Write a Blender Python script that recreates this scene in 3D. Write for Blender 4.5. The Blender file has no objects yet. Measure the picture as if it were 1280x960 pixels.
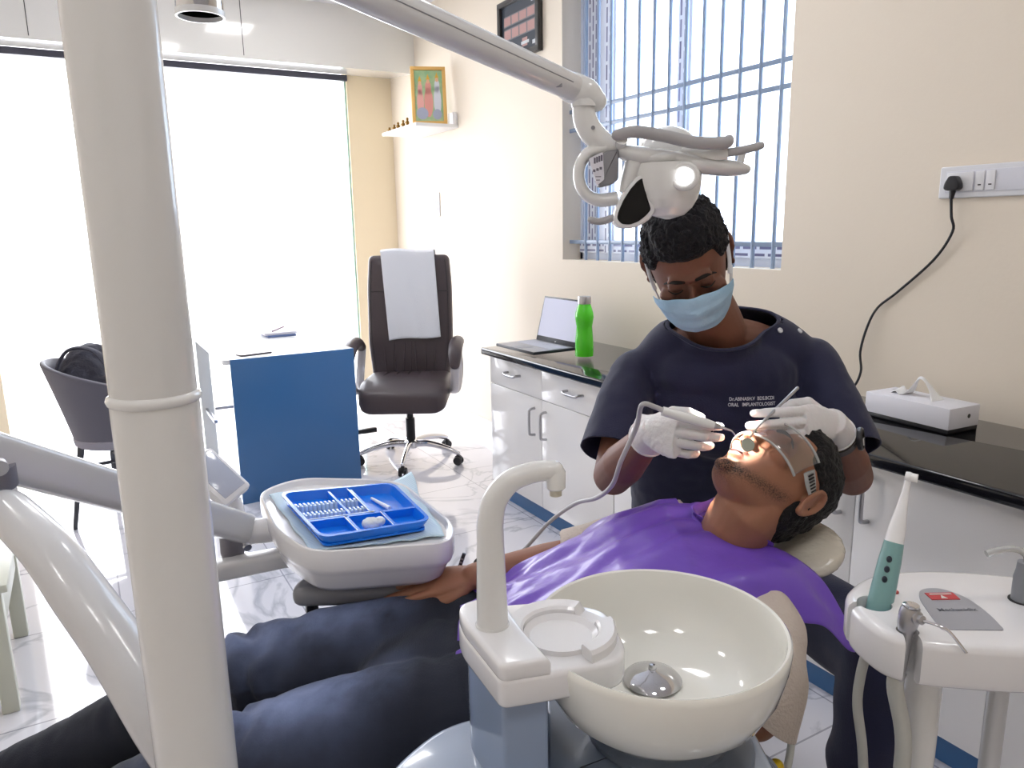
import bpy, bmesh, math, random
from mathutils import Vector, Matrix, noise
from mathutils.bvhtree import BVHTree
random.seed(7)
PI = math.pi
C = bpy.context.scene.collection
SC = bpy.context.scene

# ------------------------------------------------------------ camera, sky, exposure
CAM_AZ = math.radians(29.8776)                    # the camera looks this far clockwise from the window wall
cam_d = bpy.data.cameras.new('camera'); cam_d.sensor_width = 36.0; cam_d.lens = 940.0/1280.0*36.0
cam_d.clip_start = 0.05
cam = bpy.data.objects.new('camera', cam_d); C.objects.link(cam)
cam.location = (0, 0, 1.4)
cam.rotation_euler = (math.radians(78.25196), math.radians(0.99274), -CAM_AZ)
SC.camera = cam

wd = bpy.data.worlds.new('sky'); SC.world = wd; wd.use_nodes = True
bg = wd.node_tree.nodes['Background']
bg.inputs['Color'].default_value = (0.955, 0.955, 1.0, 1)
bg.inputs['Strength'].default_value = 2.75
SC.view_settings.view_transform = 'Standard'; SC.view_settings.look = 'None'
SC.view_settings.exposure = 1.56; SC.view_settings.gamma = 1.0
SC.view_settings.use_curve_mapping = False

def area(name, loc, rot, sx, sy, power, col=(1, 1, 1), portal=False):
    d = bpy.data.lights.new(name, 'AREA'); d.shape = 'RECTANGLE'; d.size = sx; d.size_y = sy
    d.energy = power; d.color = col
    if portal: d.cycles.is_portal = True
    o = bpy.data.objects.new(name, d); C.objects.link(o); o.location = loc; o.rotation_euler = rot
    return o
area('glass_front_daylight', (0.73, 6.12, 1.3), (-PI/2, 0, 0), 2.4, 2.5, 1, portal=True)
area('window_daylight', (2.62, 2.77, 2.0), (0, PI/2, 0), 1.5, 1.45, 1, portal=True)

# ------------------------------------------------------------ frames of reference
# 'rf' coordinates: metres to the right of, ahead of and above the spot the camera stands on;
# the dental chair happens to stand square to them. 'w' coordinates: x, y along the room's walls.
CA, SA = math.cos(CAM_AZ), math.sin(CAM_AZ)
def W(r, f, z): return Vector((CA*r + SA*f, -SA*r + CA*f, z))
def RF(p): return Vector((CA*p[0] - SA*p[1], SA*p[0] + CA*p[1], p[2]))

# ------------------------------------------------------------ materials
def lin(c):
    if isinstance(c, str):
        c = [int(c[i:i+2], 16)/255 for i in (0, 2, 4)]
    return tuple(((v/12.92) if v <= 0.04045 else ((v+0.055)/1.055)**2.4) for v in c) + (1.0,)
MATS = {}
def mat(name, col, rough=0.5, metal=0.0, spec=0.5, coat=0.0, bump=None, trans=0.0, ior=1.45, sss=0.0,
        emit=None, estr=0.0, mix=None, sheen=0.0, alpha=None):
    """bump = (scale, strength, detail); mix = (colour2, noise scale, low, high)"""
    if name in MATS: return MATS[name]
    m = bpy.data.materials.new(name); m.use_nodes = True; MATS[name] = m
    nt = m.node_tree; b = nt.nodes['Principled BSDF']
    b.inputs['Base Color'].default_value = lin(col); b.inputs['Roughness'].default_value = rough
    b.inputs['Metallic'].default_value = metal; b.inputs['Specular IOR Level'].default_value = spec
    b.inputs['Coat Weight'].default_value = coat; b.inputs['Coat Roughness'].default_value = 0.05
    b.inputs['Transmission Weight'].default_value = trans; b.inputs['IOR'].default_value = ior
    b.inputs['Sheen Weight'].default_value = sheen
    if sss: b.inputs['Subsurface Weight'].default_value = sss; b.inputs['Subsurface Scale'].default_value = 0.01
    if emit: b.inputs['Emission Color'].default_value = lin(emit); b.inputs['Emission Strength'].default_value = estr
    tc = nt.nodes.new('ShaderNodeTexCoord')
    if mix:
        n = nt.nodes.new('ShaderNodeTexNoise'); n.inputs['Scale'].default_value = mix[1]; n.inputs['Detail'].default_value = 5
        r = nt.nodes.new('ShaderNodeMapRange'); r.inputs['From Min'].default_value = mix[2]; r.inputs['From Max'].default_value = mix[3]
        x = nt.nodes.new('ShaderNodeMix'); x.data_type = 'RGBA'
        x.inputs[6].default_value = lin(col); x.inputs[7].default_value = lin(mix[0])
        nt.links.new(tc.outputs['Object'], n.inputs['Vector']); nt.links.new(n.outputs['Fac'], r.inputs['Value'])
        nt.links.new(r.outputs['Result'], x.inputs[0]); nt.links.new(x.outputs[2], b.inputs['Base Color'])
    if bump:
        n = nt.nodes.new('ShaderNodeTexNoise'); n.inputs['Scale'].default_value = bump[0]; n.inputs['Detail'].default_value = bump[2]
        p = nt.nodes.new('ShaderNodeBump'); p.inputs['Strength'].default_value = bump[1]; p.inputs['Distance'].default_value = 0.01
        nt.links.new(tc.outputs['Object'], n.inputs['Vector']); nt.links.new(n.outputs['Fac'], p.inputs['Height'])
        nt.links.new(p.outputs['Normal'], b.inputs['Normal'])
    return m
def glassy(name, tint, gloss=0.08, rough=0.0):
    """thin pane: mostly clear, a little mirror"""
    m = bpy.data.materials.new(name); m.use_nodes = True; nt = m.node_tree; MATS[name] = m
    nt.nodes.remove(nt.nodes['Principled BSDF']); out = nt.nodes['Material Output']
    t = nt.nodes.new('ShaderNodeBsdfTransparent'); t.inputs['Color'].default_value = lin(tint)
    g = nt.nodes.new('ShaderNodeBsdfGlossy'); g.inputs['Roughness'].default_value = rough
    x = nt.nodes.new('ShaderNodeMixShader'); x.inputs[0].default_value = gloss
    nt.links.new(t.outputs[0], x.inputs[1]); nt.links.new(g.outputs[0], x.inputs[2]); nt.links.new(x.outputs[0], out.inputs[0])
    return m

# ------------------------------------------------------------ geometry collector
def frames(pts):
    """parallel-transport frames along a polyline"""
    n = len(pts); T = []
    for i in range(n):
        a = pts[max(0, i-1)]; b = pts[min(n-1, i+1)]
        t = (b-a); T.append(t.normalized() if t.length > 1e-9 else Vector((0, 0, 1)))
    up = Vector((0, 0, 1)) if abs(T[0].z) < 0.9 else Vector((0, 1, 0))
    u = (up - T[0]*up.dot(T[0])).normalized(); out = []
    for t in T:
        u = (u - t*u.dot(t)).normalized(); out.append((t, u, t.cross(u)))
    return out
def smooth_path(pts, n=8, rad=None):
    """Catmull-Rom through pts (and radii)"""
    P = [Vector(p) for p in pts]; out = []; ro = []
    for i in range(len(P)-1):
        p0 = P[max(0, i-1)]; p1 = P[i]; p2 = P[i+1]; p3 = P[min(len(P)-1, i+2)]
        for k in range(n):
            t = k/n; t2 = t*t; t3 = t2*t
            out.append(0.5*((2*p1)+(-p0+p2)*t+(2*p0-5*p1+4*p2-p3)*t2+(-p0+3*p1-3*p2+p3)*t3))
            if rad: ro.append(rad[i]*(1-t)+rad[i+1]*t)
    out.append(P[-1])
    if rad: ro.append(rad[-1]); return out, ro
    return out
class G:
    def __init__(s): s.v = []; s.f = []
    def add(s, vs, fs):
        o = len(s.v); s.v += [Vector(v) for v in vs]; s.f += [tuple(i+o for i in f) for f in fs]; return s
    def merge(s, g): return s.add(g.v, g.f)
    def xf(s, M): s.v = [M @ v for v in s.v]; return s
    def box(s, a, b, bev=0.0, M=None, seg=2):
        bm = bmesh.new(); bmesh.ops.create_cube(bm, size=1.0)
        a = Vector(a); b = Vector(b)
        for v in bm.verts:
            v.co = Vector(((a.x+b.x)/2 + v.co.x*(b.x-a.x), (a.y+b.y)/2 + v.co.y*(b.y-a.y), (a.z+b.z)/2 + v.co.z*(b.z-a.z)))
        if bev: bmesh.ops.bevel(bm, geom=bm.edges[:], offset=bev, segments=seg, affect='EDGES', profile=0.5)
        return s.bm(bm, M)
    def bm(s, bm, M=None):
        bm.normal_update()
        bm.verts.index_update()
        vs = [(M @ v.co) if M else v.co.copy() for v in bm.verts]
        fs = [tuple(v.index for v in f.verts) for f in bm.faces]; bm.free()
        return s.add(vs, fs)
    def rings(s, R, cap0=True, cap1=True, closed=True, loop=False):
        n = len(R[0]); vs = [v for r in R for v in r]; fs = []
        m = len(R)
        for i in range(m if loop else m-1):
            j2 = (i+1) % m
            for j in range(n if closed else n-1):
                k = (j+1) % n
                fs.append((i*n+j, i*n+k, j2*n+k, j2*n+j))
        if not loop:
            if cap0: fs.append(tuple(reversed(range(n))))
            if cap1: fs.append(tuple(range((m-1)*n, m*n)))
        return s.add(vs, fs)
    def tube(s, pts, r, seg=12, smooth=0, flat=1.0, cap=True, up=None, round_ends=False):
        """r: radius or list; flat: second semi-axis factor (or list); up: direction of the first semi-axis"""
        P = [Vector(p) for p in pts]; rad = list(r) if isinstance(r, (list, tuple)) else [r]*len(P)
        fl = list(flat) if isinstance(flat, (list, tuple)) else [flat]*len(P)
        if smooth:
            _, fl2 = smooth_path(P, smooth, fl); P, rad = smooth_path(P, smooth, rad); fl = fl2
        if round_ends:
            d0 = (P[0]-P[1]).normalized(); d1 = (P[-1]-P[-2]).normalized(); r0, r1 = rad[0], rad[-1]
            A = [(P[0]+d0*r0*math.sin(a), r0*math.cos(a)) for a in (1.45, 1.1, 0.7, 0.35)]
            B = [(P[-1]+d1*r1*math.sin(a), r1*math.cos(a)) for a in (0.35, 0.7, 1.1, 1.45)]
            P = [a[0] for a in A]+P+[b[0] for b in B]; rad = [a[1] for a in A]+rad+[b[1] for b in B]
            fl = [fl[0]]*4+fl+[fl[-1]]*4
        F = frames(P); R = []
        for p, (t, u, w), ra, k in zip(P, F, rad, fl):
            if up is not None:
                U = Vector(up); u = U - t*U.dot(t)
                u = u.normalized() if u.length > 1e-6 else Vector((0, 1, 0)); w = t.cross(u)
            R.append([p + u*(math.cos(2*PI*j/seg)*ra) + w*(math.sin(2*PI*j/seg)*ra*k) for j in range(seg)])
        return s.rings(R, cap, cap)
    def lathe(s, prof, c=(0, 0, 0), seg=32, axis=None, cap=True):
        """prof: (radius, height) list"""
        M = Matrix.Translation(Vector(c))
        if axis is not None: M = M @ Vector((0, 0, 1)).rotation_difference(Vector(axis).normalized()).to_matrix().to_4x4()
        R = [[M @ Vector((r*math.cos(2*PI*j/seg), r*math.sin(2*PI*j/seg), h)) for j in range(seg)] for r, h in prof]
        return s.rings(R, cap, cap)
    def ell(s, c, rad, M3=None, seg=20, rings=12):
        c = Vector(c); R = []
        for i in range(1, rings):
            a = PI*i/rings
            ring = []
            for j in range(seg):
                b = 2*PI*j/seg
                p = Vector((rad[0]*math.sin(a)*math.cos(b), rad[1]*math.sin(a)*math.sin(b), -rad[2]*math.cos(a)))
                ring.append(c + (M3 @ p if M3 else p))
            R.append(ring)
        return s.rings(R)
    def prism(s, out, z0, z1, bev=0.0, M=None, seg=3):
        """outline in x,y extruded along z, all hard edges rounded"""
        bm = bmesh.new(); vs = [bm.verts.new((x, y, z0)) for x, y in out]
        f = bm.faces.new(vs); bm.normal_update()
        r = bmesh.ops.extrude_face_region(bm, geom=[f])
        for v in r['geom']:
            if isinstance(v, bmesh.types.BMVert): v.co.z = z1
        bmesh.ops.recalc_face_normals(bm, faces=bm.faces[:])
        if bev:
            es = [e for e in bm.edges if len(e.link_faces) == 2 and abs(e.verts[0].co.z-e.verts[1].co.z) < 1e-6]
            bmesh.ops.bevel(bm, geom=es, offset=bev, segments=seg, affect='EDGES', profile=0.5)
        return s.bm(bm, M)
    def grid(s, fn, nu, nv):
        vs = [fn(i/(nu-1), j/(nv-1)) for i in range(nu) for j in range(nv)]
        fs = [(i*nv+j, (i+1)*nv+j, (i+1)*nv+j+1, i*nv+j+1) for i in range(nu-1) for j in range(nv-1)]
        return s.add(vs, fs)
def round_poly(pts, r, n=5):
    """round the corners of a 2-D outline; r scalar or list"""
    out = []; m = len(pts)
    for i in range(m):
        rr = r[i] if isinstance(r, (list, tuple)) else r
        p = Vector(pts[i]); a = Vector(pts[i-1]); b = Vector(pts[(i+1) % m])
        if rr <= 0: out.append(tuple(p)); continue
        da = (a-p); db = (b-p); k = min(rr, da.length*0.48, db.length*0.48)
        A = p+da.normalized()*k; B = p+db.normalized()*k
        for j in range(n+1):
            t = j/n; q = A*(1-t)**2 + p*2*t*(1-t) + B*t*t; out.append((q.x, q.y))
    return out

# ------------------------------------------------------------ objects
def mesh_from(name, g, m, smooth=True, angle=38):
    me = bpy.data.meshes.new(name); me.from_pydata([tuple(v) for v in g.v], [], g.f)
    bm = bmesh.new(); bm.from_mesh(me)
    bmesh.ops.recalc_face_normals(bm, faces=bm.faces[:]); bm.to_mesh(me); bm.free()
    if smooth:
        me.polygons.foreach_set('use_smooth', [True]*len(me.polygons)); me.set_sharp_from_angle(angle=math.radians(angle))
    if m: me.materials.append(m)
    me.update(); return me
def props(o, label=None, cat=None, group=None, kind=None):
    if label: o['label'] = label
    if cat: o['category'] = cat
    if group: o['group'] = group
    if kind: o['kind'] = kind
class Thing:
    """an Empty at the thing's base that parents its parts; geometry is given in its frame's coordinates"""
    def __init__(s, name, label, cat, base, frame='w', group=None):
        s.o = bpy.data.objects.new(name, None); C.objects.link(s.o); s.o.empty_display_size = 0.05
        s.base = Vector(base); s.frame = frame
        if frame == 'rf': s.o.location = W(*base); s.o.rotation_euler = (0, 0, -CAM_AZ)
        else: s.o.location = base
        props(s.o, label, cat, group)
    def part(s, name, g, m, parent=None, label=None, smooth=True, angle=38, kind=None):
        h = G(); h.v = [v - s.base for v in g.v]; h.f = g.f
        o = bpy.data.objects.new(name, mesh_from(name, h, m, smooth, angle)); C.objects.link(o)
        o.parent = parent or s.o
        if label: o['label'] = label
        if kind: o['kind'] = kind
        return o
def single(name, g, m, label, cat, base, frame='w', group=None, smooth=True, angle=38, kind=None):
    """a thing that is one mesh"""
    base = Vector(base); h = G(); h.v = [v - base for v in g.v]; h.f = g.f
    o = bpy.data.objects.new(name, mesh_from(name, h, m, smooth, angle)); C.objects.link(o)
    if frame == 'rf': o.location = W(*base); o.rotation_euler = (0, 0, -CAM_AZ)
    else: o.location = base
    props(o, label, cat, group, kind); return o
def structure(name, g, m, smooth=False, parent=None):
    o = bpy.data.objects.new(name, mesh_from(name, g, m, smooth)); C.objects.link(o)
    if parent: o.parent = parent
    else: o['kind'] = 'structure'
    return o
def fuse(g, voxel, smooth=6, factor=0.5, disp=None, extra=None):
    """union of overlapping closed shapes as one continuous surface"""
    me = bpy.data.meshes.new('tmp'); me.from_pydata([tuple(v) for v in g.v], [], g.f)
    bm = bmesh.new(); bm.from_mesh(me); bmesh.ops.recalc_face_normals(bm, faces=bm.faces[:]); bm.to_mesh(me); bm.free()
    o = bpy.data.objects.new('tmp', me); C.objects.link(o)
    r = o.modifiers.new('r', 'REMESH'); r.mode = 'VOXEL'; r.voxel_size = voxel
    if smooth:
        k = o.modifiers.new('s', 'SMOOTH'); k.iterations = smooth; k.factor = factor
    dg = bpy.context.evaluated_depsgraph_get(); dg.update(); ev = o.evaluated_get(dg)
    m2 = bpy.data.meshes.new_from_object(ev); h = G()
    nm = [v.normal.copy() for v in m2.vertices]
    h.v = [v.co.copy() for v in m2.vertices]; h.f = [tuple(p.vertices) for p in m2.polygons]
    if disp: h.v = [v + n*disp(v, n) for v, n in zip(h.v, nm)]
    bpy.data.objects.remove(o); bpy.data.meshes.remove(me); bpy.data.meshes.remove(m2)
    return h
def clip(g, co, no, near, rad):
    """cut away what lies beyond a plane, only within rad of near: a clean hem or neckline"""
    bm = bmesh.new(); vs = [bm.verts.new(v) for v in g.v]
    for f in g.f:
        try: bm.faces.new([vs[i] for i in f])
        except ValueError: pass
    near = Vector(near)
    fs = [f for f in bm.faces if (f.calc_center_median()-near).length < rad]
    es = {e for f in fs for e in f.edges}; vv = {v for f in fs for v in f.verts}
    bmesh.ops.bisect_plane(bm, geom=fs+list(es)+list(vv), plane_co=Vector(co), plane_no=Vector(no), clear_outer=True)
    for v in [v for v in bm.verts if not v.link_faces]: bm.verts.remove(v)
    bm.verts.index_update(); h = G(); h.v = [v.co.copy() for v in bm.verts]; h.f = [tuple(v.index for v in f.verts) for f in bm.faces]; bm.free()
    return h
def text_geo(body, size, M, depth=0.0, align='CENTER', bold=0.0):
    cu = bpy.data.curves.new('t', 'FONT'); cu.body = body; cu.size = size; cu.align_x = align; cu.extrude = depth
    cu.offset = bold; cu.resolution_u = 3
    o = bpy.data.objects.new('t', cu); C.objects.link(o)
    dg = bpy.context.evaluated_depsgraph_get(); dg.update()
    me = bpy.data.meshes.new_from_object(o.evaluated_get(dg)); g = G()
    g.add([M @ v.co for v in me.vertices], [tuple(p.vertices) for p in me.polygons])
    bpy.data.objects.remove(o); bpy.data.curves.remove(cu); bpy.data.meshes.remove(me)
    return g
def R3(ax, ay, az): return Matrix((Vector(ax), Vector(ay), Vector(az))).transposed()   # columns
def M4(ax, ay, az, o): return Matrix.Translation(Vector(o)) @ R3(ax, ay, az).to_4x4()

M_wall = mat('warm_cream_paint', 'e6dbcb', 0.6, bump=(60, 0.05, 3))
M_wall2 = mat('deeper_cream_paint', 'e9dabd', 0.6)
M_ceil = mat('ceiling_white', 'dedfe3', 0.7)
M_gloss = mat('gloss_white_laminate', 'e6e4df', 0.12, coat=0.5)
M_white = mat('equipment_white', 'e4e4e3', 0.22, coat=0.4)
M_whitec = mat('cool_equipment_white', 'e9e8ea', 0.2, coat=0.4)
M_ceramic = mat('glazed_ceramic', 'f0efe8', 0.1, coat=0.6)
M_chrome = mat('chrome', 'd8d8dc', 0.08, metal=1.0)
M_steel = mat('brushed_steel', 'b4b4b8', 0.3, metal=1.0)
M_black = mat('black_plastic', '1c1c20', 0.4)
M_granite = mat('black_granite', '17171a', 0.07, spec=0.6, coat=0.3)
M_grey = mat('grey_rubber', '8e8e93', 0.45)
M_bluegrey = mat('bluegrey_plastic', '7786a0', 0.15, coat=0.5)
M_cyl = mat('light_metal', 'c9cacc', 0.3, metal=0.3)

# ============================================================ THE ROOM
WX, GY, CZ = 2.35, 6.0, 2.94          # window wall, glass front, ceiling
def marble():
    m = bpy.data.materials.new('polished_marble_tile'); m.use_nodes = True; nt = m.node_tree; N = nt.nodes; L = nt.links
    b = N['Principled BSDF']; tc = N.new('ShaderNodeTexCoord')
    n1 = N.new('ShaderNodeTexNoise'); n1.inputs['Scale'].default_value = 1.6; n1.inputs['Detail'].default_value = 7; n1.inputs['Distortion'].default_value = 1.4
    a = N.new('ShaderNodeMath'); a.operation = 'SUBTRACT'; a.inputs[1].default_value = 0.5
    ab = N.new('ShaderNodeMath'); ab.operation = 'ABSOLUTE'
    r = N.new('ShaderNodeMapRange'); r.inputs['From Min'].default_value = 0.0; r.inputs['From Max'].default_value = 0.025
    x = N.new('ShaderNodeMix'); x.data_type = 'RGBA'; x.inputs[6].default_value = lin('bcbdc6'); x.inputs[7].default_value = lin('e0dfe6')
    br = N.new('ShaderNodeTexBrick'); br.offset = 0; br.inputs['Scale'].default_value = 1.0
    br.inputs['Brick Width'].default_value = 0.6; br.inputs['Row Height'].default_value = 0.6
    br.inputs['Mortar Size'].default_value = 0.003; br.inputs['Color1'].default_value = (1, 1, 1, 1); br.inputs['Color2'].default_value = (1, 1, 1, 1)
    br.inputs['Mortar'].default_value = (0.55, 0.55, 0.58, 1)
    mu = N.new('ShaderNodeMix'); mu.data_type = 'RGBA'; mu.blend_type = 'MULTIPLY'; mu.inputs[0].default_value = 1
    L.new(tc.outputs['Object'], n1.inputs['Vector']); L.new(tc.outputs['Object'], br.inputs['Vector'])
    L.new(n1.outputs['Fac'], a.inputs[0]); L.new(a.outputs[0], ab.inputs[0]); L.new(ab.outputs[0], r.inputs['Value'])
    L.new(r.outputs['Result'], x.inputs[0]); L.new(x.outputs[2], mu.inputs[6]); L.new(br.outputs['Color'], mu.inputs[7])
    L.new(mu.outputs[2], b.inputs['Base Color']); b.inputs['Roughness'].default_value = 0.07
    b.inputs['Coat Weight'].default_value = 0.6; b.inputs['Coat Roughness'].default_value = 0.03
    return m
structure('floor', G().box((-1.6, -1.9, -0.08), (2.6, 6.1, 0)), marble())
structure('ceiling', G().box((-1.7, -2.0, CZ), (2.6, 6.2, CZ+0.1)), M_ceil)
wr_g = G()
Y0, Y1, Z0, Z1 = 2.02, 3.53, 1.222, 2.75       # the window opening
wr_g.box((WX, -2.0, 0), (WX+0.25, Y0, CZ)); wr_g.box((WX, Y1, 0), (WX+0.25, 6.2, CZ))
wr_g.box((WX, Y0, 0), (WX+0.25, Y1, Z0)); wr_g.box((WX, Y0, Z1), (WX+0.25, Y1, CZ))
structure('wall_right', wr_g, M_wall)
structure('wall_left', G().box((-1.7, -2.0, 0), (-1.6, 6.2, CZ)), M_wall)
structure('wall_near', G().box((-1.6, -2.0, 0), (WX, -1.9, CZ)), M_wall)
structure('wall_far', G().box((1.985, GY, 0), (WX, GY+0.12, CZ)).box((-1.6, GY, 0), (-0.52, GY+0.12, CZ)).box((-0.52, GY, 2.60), (1.985, GY+0.12, CZ)), M_wall2)
structure('trim_1', G().add([(x, y, z) for x in (-1.6, WX) for y, z in ((5.5, 2.53), (GY, 2.578), (GY, CZ), (5.5, CZ))], [(0, 1, 2, 3), (7, 6, 5, 4), (0, 4, 5, 1), (1, 5, 6, 2), (2, 6, 7, 3), (3, 7, 4, 0)]), M_gloss)                 # boxed beam over the glass front
structure('trim_2', G().box((-0.085, 5.498, 2.55), (-0.081, 5.502, CZ)).box((1.128, 5.498, 2.55), (1.132, 5.502, CZ)), M_black)
structure('trim_3', G().box((-0.52, GY-0.03, 2.530), (1.985, GY+0.01, 2.574), 0.003), mat('dark_anodised_rail', '3b3b4a', 0.4))
wn = structure('window_1', G().box((-0.52, GY+0.04, 0.0), (0.72, GY+0.052, 2.56)).box((0.735, GY+0.04, 0.0), (1.975, GY+0.052, 2.56)), glassy('clear_pane', (0.985, 0.99, 0.995), 0.05))
structure('window_edge', G().box((1.972, GY+0.02, 0), (1.984, GY+0.06, 2.56)), mat('green_glass_edge', '9fc4b8', 0.2), parent=wn)
structure('baseboard_right', G().box((WX-0.014, -1.9, 0), (WX, GY, 0.10), 0.002), mat('skirting_marble', 'dfe0e6', 0.15, coat=0.4))
structure('ground_outside', G().box((-6, 6.12, -0.25), (8, 14, -0.15)), mat('pale_concrete', 'c9c8c4', 0.8))
for i, x in enumerate([-1.0, -0.4, 0.2, 0.8, 1.4, 2.0]): pass
gl = G()
for k in range(-1, 4): gl.box((-0.6+k*0.9, -1.9, CZ-0.002), (-0.596+k*0.9, 5.5, CZ+0.001))
for k in range(7): gl.box((-1.6, -1.3+k*1.1, CZ-0.002), (WX, -1.296+k*1.1, CZ+0.001))
structure('trim_4', gl, mat('ceiling_joint', '8e8e92', 0.8))

# ---- barred window in the right wall: frame wrapped in printed film, two panes, bars
def film():
    m = bpy.data.materials.new('printed_protective_film'); m.use_nodes = True; nt = m.node_tree; N = nt.nodes; L = nt.links
    b = N['Principled BSDF']; b.inputs['Roughness'].default_value = 0.3; tc = N.new('ShaderNodeTexCoord')
    mp = N.new('ShaderNodeMapping'); mp.inputs['Rotation'].default_value = (0, 0, 0)
    br = N.new('ShaderNodeTexBrick'); br.offset = 0.5; br.inputs['Scale'].default_value = 1
    br.inputs['Brick Width'].default_value = 0.09; br.inputs['Row Height'].default_value = 0.028; br.inputs['Mortar Size'].default_value = 0.009
    br.inputs['Color1'].default_value = lin('5a5a80'); br.inputs['Color2'].default_value = lin('8f93b4'); br.inputs['Mortar'].default_value = lin('dfe4f0')
    br.inputs['Mortar Smooth'].default_value = 0.1
    L.new(tc.outputs['UV'], br.inputs['Vector']); L.new(br.outputs['Color'], b.inputs['Base Color']); return m
M_film = film()
M_upvc = mat('white_window_profile', 'd9e1f2', 0.3)
def film_strip(p, a, b, w, h):
    """strip of film with a running uv, a and b span it"""
    p = Vector(p); a = Vector(a); b = Vector(b)
    me = bpy.data.meshes.new('film'); me.from_pydata([p, p+a, p+a+b, p+b], [], [(0, 1, 2, 3)])
    uv = me.uv_layers.new(name='UVMap')
    for li, c in enumerate([(0, 0), (a.length, 0), (a.length, b.length), (0, b.length)]): uv.data[li].uv = c
    me.materials.append(M_film); return me
fx = 2.47
g = G()
g.box((fx, Y0, Z0), (fx+0.06, Y0+0.02, Z1)).box((fx, Y1-0.02, Z0), (fx+0.06, Y1, Z1))
g.box((fx, Y0, Z0), (fx+0.06, Y1, Z0+0.035)).box((fx, Y0, Z1-0.04), (fx+0.06, Y1, Z1))
g.box((fx-0.02, 3.20, Z0+0.035), (fx+0.05, 3.29, Z1), 0.006).box((fx+0.01, 3.29, Z0+0.035), (fx+0.06, Y1-0.02, Z1), 0.004)
g.box((fx-0.02, 2.66, Z0+0.035), (fx+0.05, 2.75, Z1), 0.006)
g.box((fx-0.0185, Y0+0.02, Z0+0.035), (fx+0.05, Y1-0.02, Z0+0.105), 0.006)
wf = structure('window_2', g, M_upvc)
for (p, a, b) in [((fx-0.0215, 3.285, Z0+0.04), (0, 0, 1.45), (0, -0.05, 0)), ((fx+0.008, 3.50, Z0+0.04), (0, 0, 1.45), (0, -0.10, 0)),
                  ((fx-0.0215, 2.742, Z0+0.04), (0, 0, 1.45), (0, -0.045, 0)), ((fx-0.0192, Y0+0.03, Z0+0.036), (0, 1.46, 0), (0, 0, 0.056))]:
    me = film_strip(p, a, b, 0, 0); o = bpy.data.objects.new('window_film', me); C.objects.link(o); o.parent = wf
structure('window_pane', G().box((fx+0.02, Y0, Z0), (fx+0.026, Y1, Z1)), glassy('frosted_pane', (0.93, 0.97, 1.0), 0.08, 0.3), parent=wf)
M_bar = mat('blue_grey_bar_paint', '8799b4', 0.35, coat=0.2)
t = Thing('window_grille', 'blue-grey painted steel burglar bars fixed across the window behind the dentist', 'window bars', (2.40, 2.74, Z0))
for k in range(13):
    y = 2.105 + k*0.10625
    t.part('bar', G().tube([(2.40, y, Z0-0.001), (2.40, y, Z1+0.001)], 0.0088, 10), M_bar)
for z in (1.317, 1.904, 2.0, 2.6):
    t.part('crossbar', G().box((2.396, Y0-0.003, z-0.010), (2.404, Y1+0.003, z+0.010), 0.002), M_bar)

# ---- ceiling lights
def ceiling_panel(x, y, lab, pw):
    t = Thing('ceiling_light', lab, 'ceiling light', (x, y, CZ), group=None)
    t.part('frame', G().prism(round_poly([(x-.17, y-.17), (x+.17, y-.17), (x+.17, y+.17), (x-.17, y+.17)], .02), CZ-.016, CZ-0.0005, 0.003), M_white)
    t.part('diffuser', G().box((x-.15, y-.15, CZ-.019), (x+.15, y+.15, CZ-.0155)), mat('lit_diffuser', 'ffffff', 0.5, emit='fffdfc', estr=pw))
PWR = 7.2
ceiling_panel(1.22, 4.62, 'square white ceiling panel light nearest the glass front', PWR)
ceiling_panel(0.80, 3.75, 'square white ceiling panel light over the visitor side of the desk', PWR)
ceiling_panel(1.30, 2.10, 'square white ceiling panel light above the dentist', PWR)
ceiling_panel(-0.60, 2.10, 'square white ceiling panel light over the foot of the dental chair', PWR)
ceiling_panel(1.30, 0.10, 'square white ceiling panel light above the counter by the socket plate', PWR)
ceiling_panel(0.10, -0.30, 'square white ceiling panel light behind the photographer', PWR)
ceiling_panel(-0.90, 0.10, 'square white ceiling panel light by the left wall', PWR)
# chrome cylinder lamp hanging into the frame at the top left
b = (-0.82, 2.16, 1.975)
t = Thing('pendant_lamp', 'short chrome cylinder pendant lamp hanging at the top edge beside the white post', 'lamp', (b[0], b[1], CZ), 'rf')
t.part('rod', G().tube([(b[0], b[1], CZ), (b[0], b[1], 2.19)], 0.008, 10), M_chrome)
t.part('shade', G().lathe([(0.02, 0.22), (0.055, 0.215), (0.061, 0.2), (0.061, 0.0), (0.056, 0.0), (0.055, 0.19), (0.015, 0.2)], b, 40), M_chrome)
t.part('rim', G().lathe([(0.0565, 0.004), (0.0565, -0.012), (0.0625, -0.012), (0.0625, 0.004)], b, 40, cap=False), M_white, label='white rim of the lamp shade')

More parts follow.
